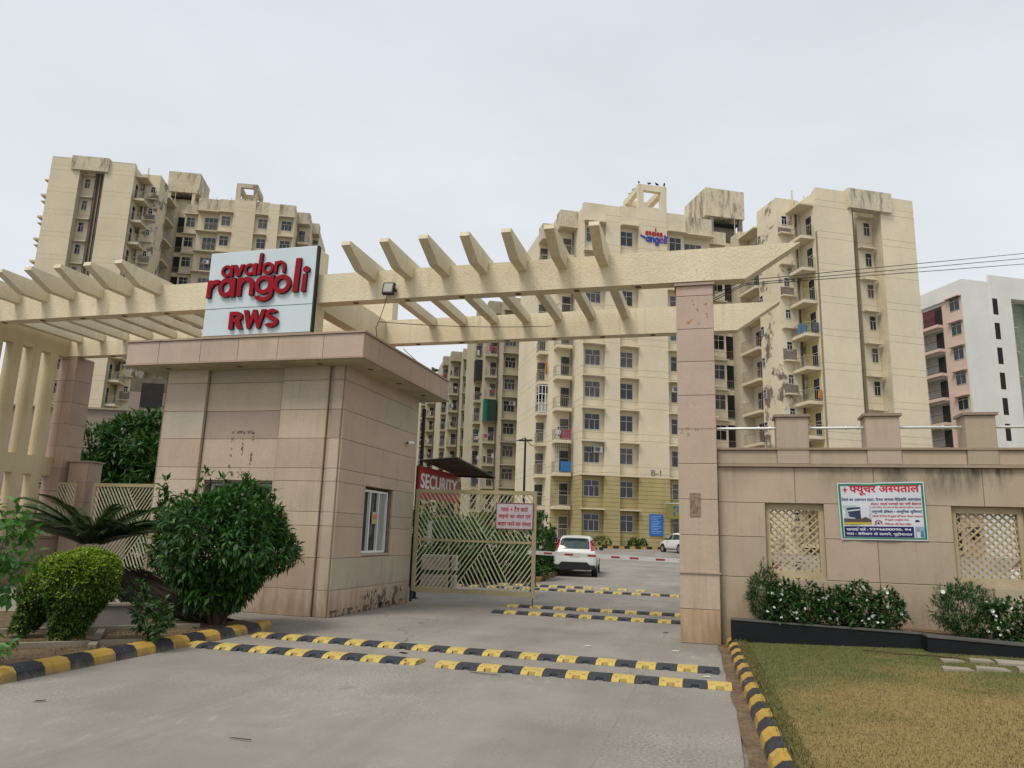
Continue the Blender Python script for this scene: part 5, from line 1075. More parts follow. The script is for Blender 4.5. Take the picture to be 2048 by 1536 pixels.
def near_tree():
    B = np.array([-7.55, 6.35, .06]); t = thing('broad_leaved_sapling', 'broad leaved green sapling at the left edge, before the slotted wall', 'sapling', tuple(B)); A = []
    for c, r, n in (((-7.5, 6.3, 1.45), (.5, .45, .36), 60), ((-7.3, 6.3, 1.2), (.4, .4, .3), 34), ((-7.1, 6.25, .92), (.22, .25, .2), 12), ((-7.55, 6.3, 1.0), (.45, .4, .35), 26), ((-7.05, 6.2, .42), (.2, .2, .2), 9), ((-7.3, 6.2, .25), (.2, .2, .16), 7)):
        tp, o = cloud(n, c, r, .6); A.append(whorls(tp, o, 7, .115, .055, .95, .35))
    split_leaves(t, np.concatenate(A), M['leaf_near'], 290); branches(t, (0, 0, -.05), [(random.uniform(-.35, .3), random.uniform(-.3, .2), random.uniform(.5, 1.5)) for _ in range(9)], .022)
near_tree()
def leafy_tree(label, base, crowns, L0, W0, mat, per=8, trunk=.12, nfac=1.0, name='leafy_tree', group=None, spread=.8, flowers=0):
    t = thing(name, label, 'tree', base, 0, group); A = []; B = np.array(base)
    for c, r, n in crowns: tp, o = cloud(int(n*nfac), c, r, .7, -1, .18); A.append(whorls(tp, o, per, L0, W0, spread, .05))
    o = link(bpy.data.objects.new('crown', leaf_mesh('crown', np.concatenate(A)-B, mat)), t); tag(o, kind='stuff')
    mb = MB(); top = Vector(crowns[0][0])-Vector(base); mb.tube([(0, 0, -.1), top*.35, top*.8], [trunk, trunk*.75, trunk*.35], 8)
    for c, r, n in crowns:
        for _ in range(3): q = Vector(c)-Vector(base)+Vector(rng.normal(size=3)*np.array(r)*.35); mb.tube([top*.35, (top*.35).lerp(q, .5), q], [trunk*.5, trunk*.35, trunk*.12], 5)
    mb.build('trunk', M['wood_brown'], t); return t
leafy_tree('dense dark tree with clusters of long leaves behind the short gate pillar on the left', (-20.6, 21.5, .07), [((-20.2, 21.5, 3.6), (1.9, 1.6, 1.5), 420), ((-18.9, 21.2, 4.2), (1.3, 1.2, 1.15), 230), ((-21.4, 21.3, 2.6), (1.3, 1.2, 1.3), 220), ((-19.2, 21, 2.6), (1.6, 1.2, 1.4), 300), ((-17.5, 21, 2.9), (1.4, 1.2, 2.2), 260), ((-20.6, 21, 1.2), (2.0, 1.2, 1.0), 220), ((-18, 20.8, 1.2), (2.0, 1.0, 1.0), 220)], .36, .095, M['leaf_tree'], 9, .16)
TRG = 'shrubs in the island behind the gate'
for i, (x, y, h, r, lab) in enumerate(((-6.0, 25.4, 2.0, .6, 'tall dark shrub right of the gate leaf, left of the white car'), (-6.75, 23.6, 1.7, .85, 'dark shrub seen through the right half of the gate leaf'), (-7.75, 22.6, 1.8, .95, 'dark shrub seen through the middle of the gate leaf'), (-8.75, 21.6, 1.9, .95, 'dark shrub seen through the left half of the gate leaf'), (-9.6, 20.6, 2.0, .95, 'dark shrub low behind the hinge side of the gate leaf'), (-6.6, 28.0, 2.0, .8, 'dark shrub behind the tall one beside the white car'), (-8.0, 25.0, 2.1, 1.1, 'broad dark shrub in the second row behind the gate leaf, on the right'), (-9.4, 24.0, 2.3, 1.2, 'broad dark shrub in the second row behind the gate leaf, on the left'))):
    leafy_tree(lab, (x, y, zg(y)), [((x, y, zg(y)+h*.55), (r, .75, h*.5), int(330*r/.8)), ((x+.1, y-.2, zg(y)+.45), (r*.9, .6, .42), int(150*r/.8))], .15, .065, M['leaf_dark'], 7, .04, 1, 'dark_shrub', TRG)
mb = MB().prism([(-12.2, 19.2), (-9.3, 20.1), (-5.62, 24.6), (-5.9, 33), (-12.2, 33)], -.1, .0, 'z'); mb.v = [(x, y, zg(y)+(.12 if z > -.05 else -.1)) for x, y, z in mb.v]; tag(mb.build('shrub_island', M['soil']), kind='structure')
k3 = thing('kerb', 'black and yellow painted kerb round the shrub island behind the gate', 'kerb', (-9.3, 20.1, 0), 0, 'painted kerbs')
def kerb_run(root, a, b, n, hgt=.16, w=.16):
    ax, ay = a; bx_, by = b; L_ = math.hypot(bx_-ax, by-ay); dx, dy = (bx_-ax)/L_, (by-ay)/L_; nx, ny = -dy*w, dx*w
    for i in range(n):
        p = (ax+dx*L_*i/n, ay+dy*L_*i/n); q = (ax+dx*(L_*(i+1)/n-.01), ay+dy*(L_*(i+1)/n-.01)); ox, oy = root.location.x, root.location.y
        pts = [(p[0]-ox, p[1]-oy), (q[0]-ox, q[1]-oy), (q[0]+nx-ox, q[1]+ny-oy), (p[0]+nx-ox, p[1]+ny-oy)]; z0_ = zg(p[1])
        MB().prism(pts, z0_-.05, z0_+hgt, 'z').build('kerb_stone', M['kerb_yellow'] if i % 2 == 0 else M['kerb_black'], root)
kerb_run(k3, (-9.3, 20.1), (-5.62, 24.6), 15); kerb_run(k3, (-5.62, 24.6), (-5.95, 33), 22)
# planter plants along the boundary wall
FLW = MB()
for k in range(5):
    a = k*2*math.pi/5; c, s = math.cos(a), math.sin(a); FLW.add([(0, 0, 0), (c*.018-s*.013, s*.018+c*.013, .003), (c*.027, s*.027, .001), (c*.018+s*.013, s*.018-c*.013, .003)], [(0, 1, 2, 3)])
FLW = FLW.mesh('flower', M['petal'], fix=False)
def vinca(label, base, r, n, nf, group='white flowering plants in the planter'):
    t = thing('flowering_plant', label, 'flowering plant', base, 0, group); B = np.array(base); c = (base[0], base[1], base[2]+r[2]*.95); A = []
    tp, o = cloud(int(n*1.6), c, (r[0]*1.05, r[1]*1.1, r[2]*1.12), .5, -1, .22); A.append(whorls(tp, o, 7, .068, .03, .9, .0))
    for _ in range(14):
        x, y = base[0]+random.uniform(-.9, .9)*r[0], base[1]+random.uniform(-.6, .4)*r[1]; zz = base[2]+r[2]*random.uniform(1.5, 2.2); q = np.array([[x, y, zz-.05*i] for i in range(6)]); A.append(whorls(q, np.tile((0, 0, 1.), (6, 1)), 4, .055, .024, 1, 0))
    o = link(bpy.data.objects.new('foliage', leaf_mesh('foliage', np.concatenate(A)-B, M['leaf_vinca'])), t); tag(o, kind='stuff')
    tp, o = cloud(nf*3, c, tuple(x*1.06 for x in r), .9, -.6, .22); s = (o[:, 1] < .35); tp = tp[s][:nf]
    for p in tp:
        d = Vector((random.uniform(-.5, .5), -1, random.uniform(.1, 1.0))).normalized(); q = d.to_track_quat('Z', 'Y'); k = random.uniform(.6, 1.0); inst('flower', FLW, t, mtx=Matrix.Translation(Vector(p)-Vector(base)) @ q.to_matrix().to_4x4() @ Matrix.Diagonal((k, k, k, 1)))
    branches(t, (0, 0, -.02), [(random.uniform(-.8, .8)*r[0], random.uniform(-.6, .6)*r[1], r[2]*random.uniform(.9, 1.9)) for _ in range(12)], .006, name='stem'); return t
def marigold(label, base, r, n, spr=()):
    t = thing('marigold_bush', label, 'bush', base, 0, 'marigold bushes'); B = np.array(base); A = []
    tp, o = cloud(n, (base[0], base[1], base[2]+r[2]), r, .6, -1, .15); A.append(whorls(tp, o, 9, .085, .012, .9, .1))
    for x, z in spr: q = np.array([[base[0]+x+random.uniform(-.02, .02), base[1], base[2]+z-.04*i] for i in range(7)]); A.append(whorls(q, np.tile((0, 0, 1.), (7, 1)), 8, .08, .012, 1, 0))
    o = link(bpy.data.objects.new('foliage', leaf_mesh('foliage', np.concatenate(A)-B, M['leaf_marigold'])), t); tag(o, kind='stuff')
    branches(t, (0, 0, -.02), [(random.uniform(-.7, .7)*r[0], 0, r[2]*random.uniform(.8, 1.7)) for _ in range(6)], .008); return t
marigold('feathery dark green bush at the left end of the planter, beside the stone pillar', (.72, 12.55, .42), (.25, .2, .38), 330, ((-.03, .9), (.06, .86)))
mg = marigold('feathery dark green bush with a few orange flowers at the right of the planter', (3.32, 12.0, .42), (.40, .28, .36), 480, ((.12, .74), (-.2, .66)))
for p in ((-.3, -.15, .6), (.22, -.2, .48)): inst('flower', FLW, mg, mtx=Matrix.Translation(p) @ Matrix.Rotation(math.radians(70), 4, 'X') @ Matrix.Diagonal((1.2, 1.2, 1.2, 1))).data = (bpy.data.meshes.get('flower_orange') or FLW)
for i, (x, y, rx, rz, n, nf, lab) in enumerate(((.98, 12.42, .24, .30, 150, 22, 'white flowering plant next to the feathery bush, leftmost under the first lattice'), (1.32, 12.36, .26, .27, 150, 24, 'white flowering plant under the middle of the first lattice'), (1.66, 12.32, .24, .26, 130, 20, 'white flowering plant under the right jamb of the first lattice'), (1.98, 12.28, .25, .32, 160, 30, 'tallest white flowering plant, left of the hospital banner lower edge'), (2.36, 12.22, .24, .27, 130, 20, 'white flowering plant at the right end of the long row below the banner'),
        (3.78, 11.72, .28, .26, 150, 24, 'white flowering plant right of the second feathery bush, under the right lattice'), (4.25, 11.6, .3, .22, 140, 22, 'white flowering plant at the right edge of the picture'))):
    vinca(lab, (x, y, .42), (rx, .2, rz), n, nf)
# lawn grass blades, stepping stones, litter
def blades(n, x0, x1, y0, y1, h0, h1, name, label, mat, dens=None, zf=lawn_z):
    x = rng.uniform(x0, x1, n); y = y0+(y1-y0)*rng.uniform(0, 1, n)**1.6
    if dens is not None: k = dens(x, y); x, y = x[k], y[k]
    n = len(x); z = .12+.05*np.maximum(0, x-.3)-.012; a = rng.uniform(0, 6.283, n); h = rng.uniform(h0, h1, n); w = rng.uniform(.002, .0045, n); lean = rng.uniform(.2, 1.1, n)
    dx, dy = np.cos(a), np.sin(a); V = np.stack([np.stack([x-dy*w, y+dx*w, z], 1), np.stack([x+dy*w, y-dx*w, z], 1), np.stack([x+dx*h*lean, y+dy*h*lean, z+h], 1)], 1).reshape(-1, 3)
    me = bpy.data.meshes.new(name); me.vertices.add(len(V)); me.vertices.foreach_set('co', V.ravel().astype(np.float32)); me.loops.add(len(V)); me.loops.foreach_set('vertex_index', np.arange(len(V), dtype=np.int32)); me.polygons.add(n); me.polygons.foreach_set('loop_start', np.arange(0, 3*n, 3, dtype=np.int32)); me.polygons.foreach_set('loop_total', np.full(n, 3, np.int32)); me.materials.append(mat); me.update()
    return tag(link(bpy.data.objects.new(name, me)), label, 'grass', kind='stuff')
def grass_mat():
    m, nt, N, L, B = nodes('grass_blade'); P = N.new('ShaderNodeNewGeometry'); c = lawn_col(N, L, P.outputs['Position'], (.2, .14, .06))
    c = mixc(N, L, rng_map(N, L, P.outputs['Random Per Island'], .3, 1, 0, .35), c, (.36, .27, .11)); c = mixc(N, L, rng_map(N, L, P.outputs['Random Per Island'], .35, .0, 0, .3), c, (.085, .11, .03)); L.new(c, B.inputs['Base Color']); B.inputs['Roughness'].default_value = .8; B.inputs['Specular IOR Level'].default_value = .15; return m
blades(210000, .25, 5.2, 4.8, 12.4, .007, .024, 'lawn_grass', 'short patchy yellow green lawn grass on the right', grass_mat(), lambda x, y: x > .10+(12.83-y)*.0324+.2)
def tufts():
    m = leafmat('kerb_grass', (.09, .10, .03), (.2, .17, .06), (.3, .23, .1), rough=.8, trans=.1); n = 5200; y = rng.uniform(4.8, 12.6, n); x = .10+(12.83-y)*.0324+.16+rng.uniform(-.03, .14, n)**1; 
    D = np.stack([rng.normal(size=n)*.5-.25, rng.normal(size=n)*.5, np.ones(n)], 1); A = leaf_arrays(np.stack([x, y, np.full(n, .115)], 1), D, norm(rng.normal(size=(n, 3))+(0, 0, .1)), rng.uniform(.025, .065, n), np.full(n, .006)); tag(link(bpy.data.objects.new('kerb_grass', leaf_mesh('kerb_grass', A, m))), 'ragged grass growing over the right kerb', 'grass', kind='stuff')
    n = 900; y = rng.uniform(4.5, 11.1, n); x = -6.82+rng.uniform(-.02, .02, n)-.012*(y-6); 
    n = 2600; x = rng.uniform(-10, -7.15, n); y = rng.uniform(5, 11, n); D = np.stack([rng.normal(size=n), rng.normal(size=n), np.full(n, .35)], 1); A = leaf_arrays(np.stack([x, y, np.full(n, .092)], 1), D, np.tile((0, 0, 1.), (n, 1)), rng.uniform(.03, .09, n), rng.uniform(.008, .022, n)); tag(link(bpy.data.objects.new('bed_litter', leaf_mesh('bed_litter', A, M['frond_dry']))), 'dry leaf litter scattered over the planting bed soil', 'leaf litter', kind='stuff')
tufts()
PV = 'stepping stones in the lawn'
for i, (x, y, w, d, lab) in enumerate(((2.78, 10.8, .26, .2, 'small stepping stone at the far left of the lawn path'), (3.12, 10.86, .26, .24, 'stepping stone at the back of the lawn path, right of the smallest'), (2.66, 10.14, .32, .22, 'stepping stone at the front left of the lawn path'), (3.04, 10.2, .34, .24, 'stepping stone at the front of the lawn path, second from the left'), (3.42, 10.72, .36, .36, 'large pale stepping stone at the back right of the lawn path'), (3.5, 10.2, .4, .34, 'large pale stepping stone at the front right edge'))):
    z = lawn_z(x); mb = MB().prism([(-w/2, -d/2), (w/2, -d/2+.01), (w/2-.02, d/2), (-w/2+.03, d/2-.01)], -.02, .014, 'z'); o = mb.build('stepping_stone', surf('stepping_stone', (.30, .26, .205), .9, var=.15, fine=.1, bump=.2) if i == 0 else bpy.data.materials['stepping_stone']); o.location = (x, y, z); o.rotation_euler = (0, 0, random.uniform(-.15, .15)); tag(o, lab, 'stepping stone', PV)
wire('dry_stalk', 'thin pale dry stalk lying across the lawn before the planter', [(1.9, 11.55, .21), (2.3, 11.3, .225), (2.95, 11.05, .25)], .008, -.01, 'stalk').data.materials[0] = M['frond_dry']
wire('stick', 'pale stick lying on the planter corner at the step', [(2.62, 12.0, .47), (2.95, 11.8, .47)], .012, 0, 'stick').data.materials[0] = M['frond_dry']
# litter on the road
LT_ = 'litter on the road'
for i, (x, y, l, w, m, lab) in enumerate(((-5.9, 5.75, .10, .03, 'frond_dead', 'dark dry leaf scrap on the road near the left kerb'), (-3.55, 5.35, .22, .012, 'frond_dead', 'thin dark twig on the road, left of centre'), (-2.65, 8.75, .45, .02, 'frond_dead', 'dark green twig lying against the right near speed hump'), (-.62, 11.7, .12, .05, 'petal', 'white paper scrap on the road before the pillar'), (-.15, 9.72, .09, .06, 'petal', 'white paper scrap near the right end of the long speed hump'), (-.9, 13.9, .1, .06, 'frond_dead', 'dark scrap on the road beside the pillar foot'), (-1.9, 11.6, .1, .06, 'petal', 'small pale scrap on the road between humps'), (-4.1, 9.75, .16, .06, 'frond_dead', 'black rubber scrap behind the gap of the near humps'))):
    o = MB().add([(-l/2, -w/2, 0), (l/2, -w/3, .006), (l/2*.9, w/2, .01), (-l/2*.7, w/2, .004)], [(0, 1, 2, 3)]).build('litter_scrap', M[m]); o.location = (x, y, zg(y)+.008); o.rotation_euler = (0, 0, random.uniform(-.6, .6)); tag(o, lab, 'litter', LT_)
# edging stones and low planter wall in the bed
def edging(label, a, b, w=.09, h=.06):
    L_ = math.dist(a, b); o = MB().box(0, L_, -w/2, w/2, -.03, h).build('bed_edging', M['edging']); o.location = (*a, .09); o.rotation_euler = (0, 0, math.atan2(b[1]-a[1], b[0]-a[0])); return tag(o, label, 'edging', 'concrete edging strips in the bed')
edging('concrete edging strip nearest the left kerb', (-8.9, 6.7), (-7.15, 8.4)); edging('concrete edging strip running behind the clipped hedges', (-10.2, 7.4), (-7.55, 10.05)); edging('short concrete cross strip right of the wide hedge', (-8.3, 8.95), (-7.3, 7.75)); edging('concrete edging strip along the kerb at lower left', (-8.1, 5.5), (-7.2, 6.4))
lw = thing('low_planter_wall', 'low grey plastered planter wall behind the wide clipped hedge', 'planter', (-9.6, 8.9, .05), math.radians(36)); MB().box(0, 1.55, -.08, .08, 0, .34).build('wall_body', M['grey_plaster'], lw); MB().box(-.02, 1.57, -.11, .11, .341, .375).build('wall_cap', M['edging'], lw); MB().box(-.08, .08, .08, 1.2, 0, .34).build('wall_body', M['grey_plaster'], lw)
# ------------------------------------------------------------------ cars
from mathutils.bvhtree import BVHTree
M['car_white'] = surf('white_car_paint', (.68, .68, .66), .25, var=.02, fine=.01, bump=0, spec=.6); M['car_black'] = surf('black_car_plastic', (.018, .018, .02), .6, var=.1, bump=0); M['tyre'] = surf('tyre_rubber', (.02, .02, .02), .85, var=.1, bump=0); M['rim'] = surf('alloy_rim', (.4, .4, .41), .35, bump=0, metal=.8)
M['lamp_red'] = surf('red_tail_lamp', (.45, .015, .03), .2, var=.05, bump=0, spec=.7); M['car_glass'] = surf('tinted_car_glass', (.025, .045, .045), .06, var=.4, vscale=4, bump=0, spec=.8)
def car(label, loc, rz, L_=3.95, W=1.70, H=1.50, gc=.0, sticker=False, group='white hatchbacks'):
    t = thing('hatchback_car', label, 'car', loc, rz, group); w = W/2
    # stations from the rear (y=0) forward: y, bottom, belt z, roof z, half widths low / belt / roof
    S = [(0.0, .42, .66, .72, .72, .76, .70), (.05, .32, .78, .90, .93, .93, .78), (.12, .27, .88, 1.02, .985, .95, .80), (.32, .24, .93, 1.33, 1.0, .965, .70), (.55, .24, .94, 1.45, 1.0, .97, .69), (1.1, .24, .94, 1.5, 1.0, .975, .69), (1.9, .24, .92, 1.5, 1.0, .975, .69), (2.35, .24, .91, 1.42, 1.0, .97, .69), (2.75, .24, .90, 1.16, 1.0, .96, .70), (3.02, .24, .88, .96, .995, .95, .72), (3.5, .26, .80, .86, .97, .91, .66), (3.82, .30, .66, .72, .88, .82, .55), (3.95, .40, .56, .6, .7, .64, .45)]
    V_ = []; sc = L_/3.95; hz = H/1.5
    for y, zb, ze, zr, a, b, c in S:
        half = [(0, zb), (a*.8, zb), (a*.985, zb+.09), (a, (zb+ze)*.5), (b, ze), ((b+c)*.5+.01, (ze+zr)*.5), (c, zr-.035), (c*.85, zr), (0, zr+.012)]
        ring_ = [(x*w, z) for x, z in half]+[(-x*w, z) for x, z in half[-2:0:-1]]; V_.append([(x, y*sc, z*hz) for x, z in ring_])
    n = len(V_[0]); mb = MB(); mb.add([p for r in V_ for p in r], [(i*n+k, i*n+(k+1) % n, (i+1)*n+(k+1) % n, (i+1)*n+k) for i in range(len(V_)-1) for k in range(n)]+[tuple(range(n)), tuple((len(V_)-1)*n+k for k in range(n-1, -1, -1))])
    body = mb.build('body', M['car_white'], t); md = body.modifiers.new('sub', 'SUBSURF'); md.levels = md.render_levels = 2
    for p in body.data.polygons: p.use_smooth = True
    dg = bpy.context.evaluated_depsgraph_get(); bvh = BVHTree.FromObject(body, dg)
    def quad(name, pts, mat, parent=body, d=.02):      # a pane or lamp laid on the body: its outline is projected onto the shell
        P = [Vector(p) for p in pts]; c = sum(P, Vector())/len(P); nn = (P[1]-P[0]).cross(P[2]-P[1]).normalized()
        ray = Vector((0, 1, 0)) if c.y < .5 else Vector((0, -1, 0)) if c.y > 2.3*sc and abs(c.x) < .3 or c.y > 3.4*sc else Vector((-1 if c.x > 0 else 1, 0, 0))
        off = .03 if name == 'rear_window' else .014
        if len(P) == 4: A, B = [P[0], P[3]], [P[1], P[2]]
        else: A, B = [P[0], P[5], P[4]], [P[1], P[2], P[3]]
        def along(Q, t): t *= len(Q)-1; i = min(int(t), len(Q)-2); return Q[i].lerp(Q[i+1], t-i)
        nu, nv = 10, 8; V2 = []
        for j in range(nv+1):
            p, q = along(A, j/nv), along(B, j/nv)
            for i in range(nu+1):
                x = p.lerp(q, i/nu); h = bvh.ray_cast(x-ray*3, ray); V2.append(h[0]-ray*off if h[0] is not None and (h[0]-x).length < .6 else x)
        f = [(j*(nu+1)+i, j*(nu+1)+i+1, (j+1)*(nu+1)+i+1, (j+1)*(nu+1)+i) for j in range(nv) for i in range(nu)]
        m_ = MB(); m_.add([tuple(v) for v in V2], f); return m_.build(name, mat, parent, smooth=True)
    X = lambda f: f*w
    quad('rear_window', [(X(-.68), .13*sc, 1.03*hz), (X(.68), .13*sc, 1.03*hz), (X(.66), .30*sc, 1.27*hz), (X(.60), .405*sc, 1.38*hz), (X(-.60), .405*sc, 1.38*hz), (X(-.66), .30*sc, 1.27*hz)], M['car_glass'], body, .03)
    for s in (-1, 1):
        quad('tail_lamp', [(X(s*.74), .10*sc, .95*hz), (X(s*.93), .17*sc, .97*hz), (X(s*.80), .40*sc, 1.36*hz), (X(s*.68), .33*sc, 1.34*hz)], M['lamp_red'], body, .035)
        quad('side_window', [(s*X(.90), .62*sc, 1.0*hz), (s*X(.89), 1.75*sc, .98*hz), (s*X(.75), 1.75*sc, 1.38*hz), (s*X(.76), .72*sc, 1.34*hz)], M['car_glass'], body, .035); quad('side_window', [(s*X(.89), 1.82*sc, .98*hz), (s*X(.90), 2.62*sc, .96*hz), (s*X(.75), 2.2*sc, 1.36*hz), (s*X(.75), 1.82*sc, 1.38*hz)], M['car_glass'], body, .035)
        m_ = MB().box(s*X(1.02), s*X(1.02)+s*.16, 2.35*sc, 2.43*sc, .95*hz, 1.08*hz).build('side_mirror', M['car_black'], body)
        quad('headlamp', [(s*X(.45), 3.86*sc, .60*hz), (s*X(.80), 3.72*sc, .64*hz), (s*X(.82), 3.60*sc, .74*hz), (s*X(.5), 3.78*sc, .70*hz)], M['lamp_glass'] if 'lamp_glass' in M else M['rim'], body, .03)
        for y in (.70, 3.18):
            wh = MB().tube([(s*(w-.20), y*sc, .30), (s*(w+.005), y*sc, .30)], .305, 20).build('tyre', M['tyre'], t, smooth=False); MB().tube([(s*(w-.02), y*sc, .30), (s*(w+.015), y*sc, .30)], .2, 10).build('rim', M['rim'], wh)
            MB().tube([(s*(w-.16), y*sc, .33), (s*(w-.004), y*sc, .33)], .365, 20).build('wheel_arch', M['car_black'], body)
    quad('windscreen', [(X(.72), 2.95*sc, .98*hz), (X(-.72), 2.95*sc, .98*hz), (X(-.62), 2.42*sc, 1.37*hz), (X(.62), 2.42*sc, 1.37*hz)], M['car_glass'], body, .03)
    MB().prism([(X(-.70), .26), (X(.70), .26), (X(.93), .33), (X(.95), .43), (X(.70), .44), (X(.58), .54), (X(-.58), .54), (X(-.70), .44), (X(-.95), .43), (X(-.93), .33)], -.015, .35, 'y').build('lower_bumper', M['car_black'], body)
    MB().box(X(-.25), X(.25), -.005, .03, .72*hz, .81*hz).build('number_plate', M['white_paint'], body)
    q = MB(); [q.box(X(-.21)+k*.036, X(-.21)+k*.036+.022, -.008, -.0055, .743*hz, .788*hz) for k in range(10)]; q.build('plate_marks', M['car_black'], body)
    MB().box(X(-.56), X(.56), .26*sc, .48*sc, 1.455*hz, 1.485*hz).build('roof_spoiler', M['car_white'], body)
    if sticker:
        yy = lambda z: bvh.ray_cast(Vector((X(.36), -3, z)), Vector((0, 1, 0)))[0].y-.018
        for q in ([(.27, 1.10), (.33, 1.10), (.33, 1.31), (.27, 1.31)], [(.33, 1.10), (.47, 1.09), (.47, 1.135), (.33, 1.145)]):
            m_ = MB(); m_.add([(X(a), yy(z), z) for a, z in q], [(0, 1, 2, 3)]); m_.build('learner_sticker', M['red_paint'], body)
    return t
c1 = car('white hatchback seen from behind with a red L sticker, stopped before the boom barrier', (-5.06, 27.6, zg(27.6)-.0), math.radians(6.5), 3.95, 1.62, 1.5, sticker=True)
car('white hatchback parked before the pale tower, half hidden by the stone pillar', (-1.6, 57.4, zg(58)), math.radians(33), 3.95, 1.7, 1.5)
car('white car parked behind the boundary wall, seen through the right lattice', (8.4, 24.5, zg(25)), math.radians(-70), 3.95, 1.7, 1.5)
# ------------------------------------------------------------------ people
def person(label, loc, rz, pose, shirt, trousers, height=1.7):
    me = bpy.data.meshes.new('person'); s = height/1.7
    J = dict(pelvis=(0, 0, .92), waist=(0, 0, 1.06), chest=(0, -.01, 1.28), neck=(0, -.01, 1.44), head0=(0, -.03, 1.53), head=(0, -.04, 1.62), headt=(0, -.03, 1.69), hl=(-.1, 0, .88), kl=(-.11, -.02, .48), al=(-.11, .02, .08), tl=(-.12, -.15, .04), hr=(.1, 0, .88), kr=(.11, -.02, .48), ar=(.11, .02, .08), tr=(.12, -.15, .04), sl=(-.19, 0, 1.38), sr=(.19, 0, 1.38), el=(-.25, .02, 1.12), er=(.25, .02, 1.12), wl=(-.26, -.08, .88), wr=(.26, -.08, .88), fl=(-.26, -.12, .79), fr=(.26, -.12, .79))
    J.update(pose); R = dict(pelvis=.15, waist=.135, chest=.155, neck=.06, head0=.075, head=.098, headt=.075, hl=.09, kl=.06, al=.045, tl=.035, hr=.09, kr=.06, ar=.045, tr=.035, sl=.06, sr=.06, el=.042, er=.042, wl=.03, wr=.03, fl=.03, fr=.03)
    ks = list(J); E_ = [('pelvis', 'waist'), ('waist', 'chest'), ('chest', 'neck'), ('neck', 'head0'), ('head0', 'head'), ('head', 'headt'), ('pelvis', 'hl'), ('hl', 'kl'), ('kl', 'al'), ('al', 'tl'), ('pelvis', 'hr'), ('hr', 'kr'), ('kr', 'ar'), ('ar', 'tr'), ('chest', 'sl'), ('sl', 'el'), ('el', 'wl'), ('wl', 'fl'), ('chest', 'sr'), ('sr', 'er'), ('er', 'wr'), ('wr', 'fr')]
    me.from_pydata([tuple(c*s for c in J[k]) for k in ks], [(ks.index(a), ks.index(b)) for a, b in E_], []); o = bpy.data.objects.new('tmp', me); C.objects.link(o)
    md = o.modifiers.new('skin', 'SKIN'); sv = me.skin_vertices[0].data
    for i, k in enumerate(ks): sv[i].radius = (R[k]*s, R[k]*s*(.8 if k in ('chest', 'waist', 'pelvis') else 1)); sv[i].use_root = (k == 'pelvis')
    sd = o.modifiers.new('sub', 'SUBSURF'); sd.levels = sd.render_levels = 2
    dg = bpy.context.evaluated_depsgraph_get(); m2_ = bpy.data.meshes.new_from_object(o.evaluated_get(dg)); bpy.data.objects.remove(o)
    m2_.materials.clear(); [m2_.materials.append(x) for x in (M['skin'], shirt, trousers)]
    zn = J['neck'][2]*s-.03; zp = J['pelvis'][2]*s+.02; pel = Vector(J['pelvis'])*s
    for p in m2_.polygons:
        c = p.center; p.use_smooth = True
        hand = min((Vector(J[k])*s-c).length for k in ('fl', 'fr', 'wl', 'wr')) < .1
        p.material_index = 0 if (c.z > zn or hand) else 1 if c.z > zp else (0 if c.z < .1*s and pose.get('bare') else 2)
    t = thing('person', label, 'person', loc, rz); b = link(bpy.data.objects.new('body', m2_), t)
    h = Vector(J['head'])*s; mb = MB(); P = []
    for i in range(6):
        a = math.radians(8+i*16)
        for k in range(12): q = 2*math.pi*k/12; P.append((h.x+.104*s*math.sin(a)*math.cos(q), h.y+.012+.108*s*math.sin(a)*math.sin(q), h.z+.03*s+.105*s*math.cos(a)-.02*(1+math.sin(q))))
    mb.add(P, [(i*12+k, i*12+(k+1) % 12, (i+1)*12+(k+1) % 12, (i+1)*12+k) for i in range(5) for k in range(12)]+[tuple(range(12))]); mb.build('hair', surf('dark_hair', (.012, .01, .009), .6, bump=0) if 'dark_hair' not in bpy.data.materials else bpy.data.materials['dark_hair'], t, smooth=True)
    return t
person('man in a purple shirt standing beside the white hatchback at the shrub', (-6.12, 28.6, zg(28.6)), math.radians(60), dict(er=(.24, -.2, 1.18), wr=(.16, -.42, 1.1), fr=(.12, -.5, 1.1)), surf('purple_shirt', (.11, .07, .16), .85, var=.2, vscale=8, bump=0), surf('dark_trousers', (.03, .03, .04), .85, bump=0), 1.72)
ploc = loc_uv(-1.35, 2.45); person('person in white clothes sitting at a balcony railing of the pale tower', (*ploc, .6+.75+2.95*3-.42), math.radians(-20), dict(kl=(-.12, -.38, .86), al=(-.12, -.42, .48), tl=(-.12, -.54, .45), kr=(.12, -.38, .86), ar=(.12, -.42, .48), tr=(.12, -.54, .45), wl=(-.2, -.2, .95), fl=(-.15, -.3, .93), wr=(.2, -.2, .95), fr=(.15, -.3, .93)), surf('white_clothes', (.5, .5, .5), .85, bump=0), bpy.data.materials['white_clothes'], 1.6)
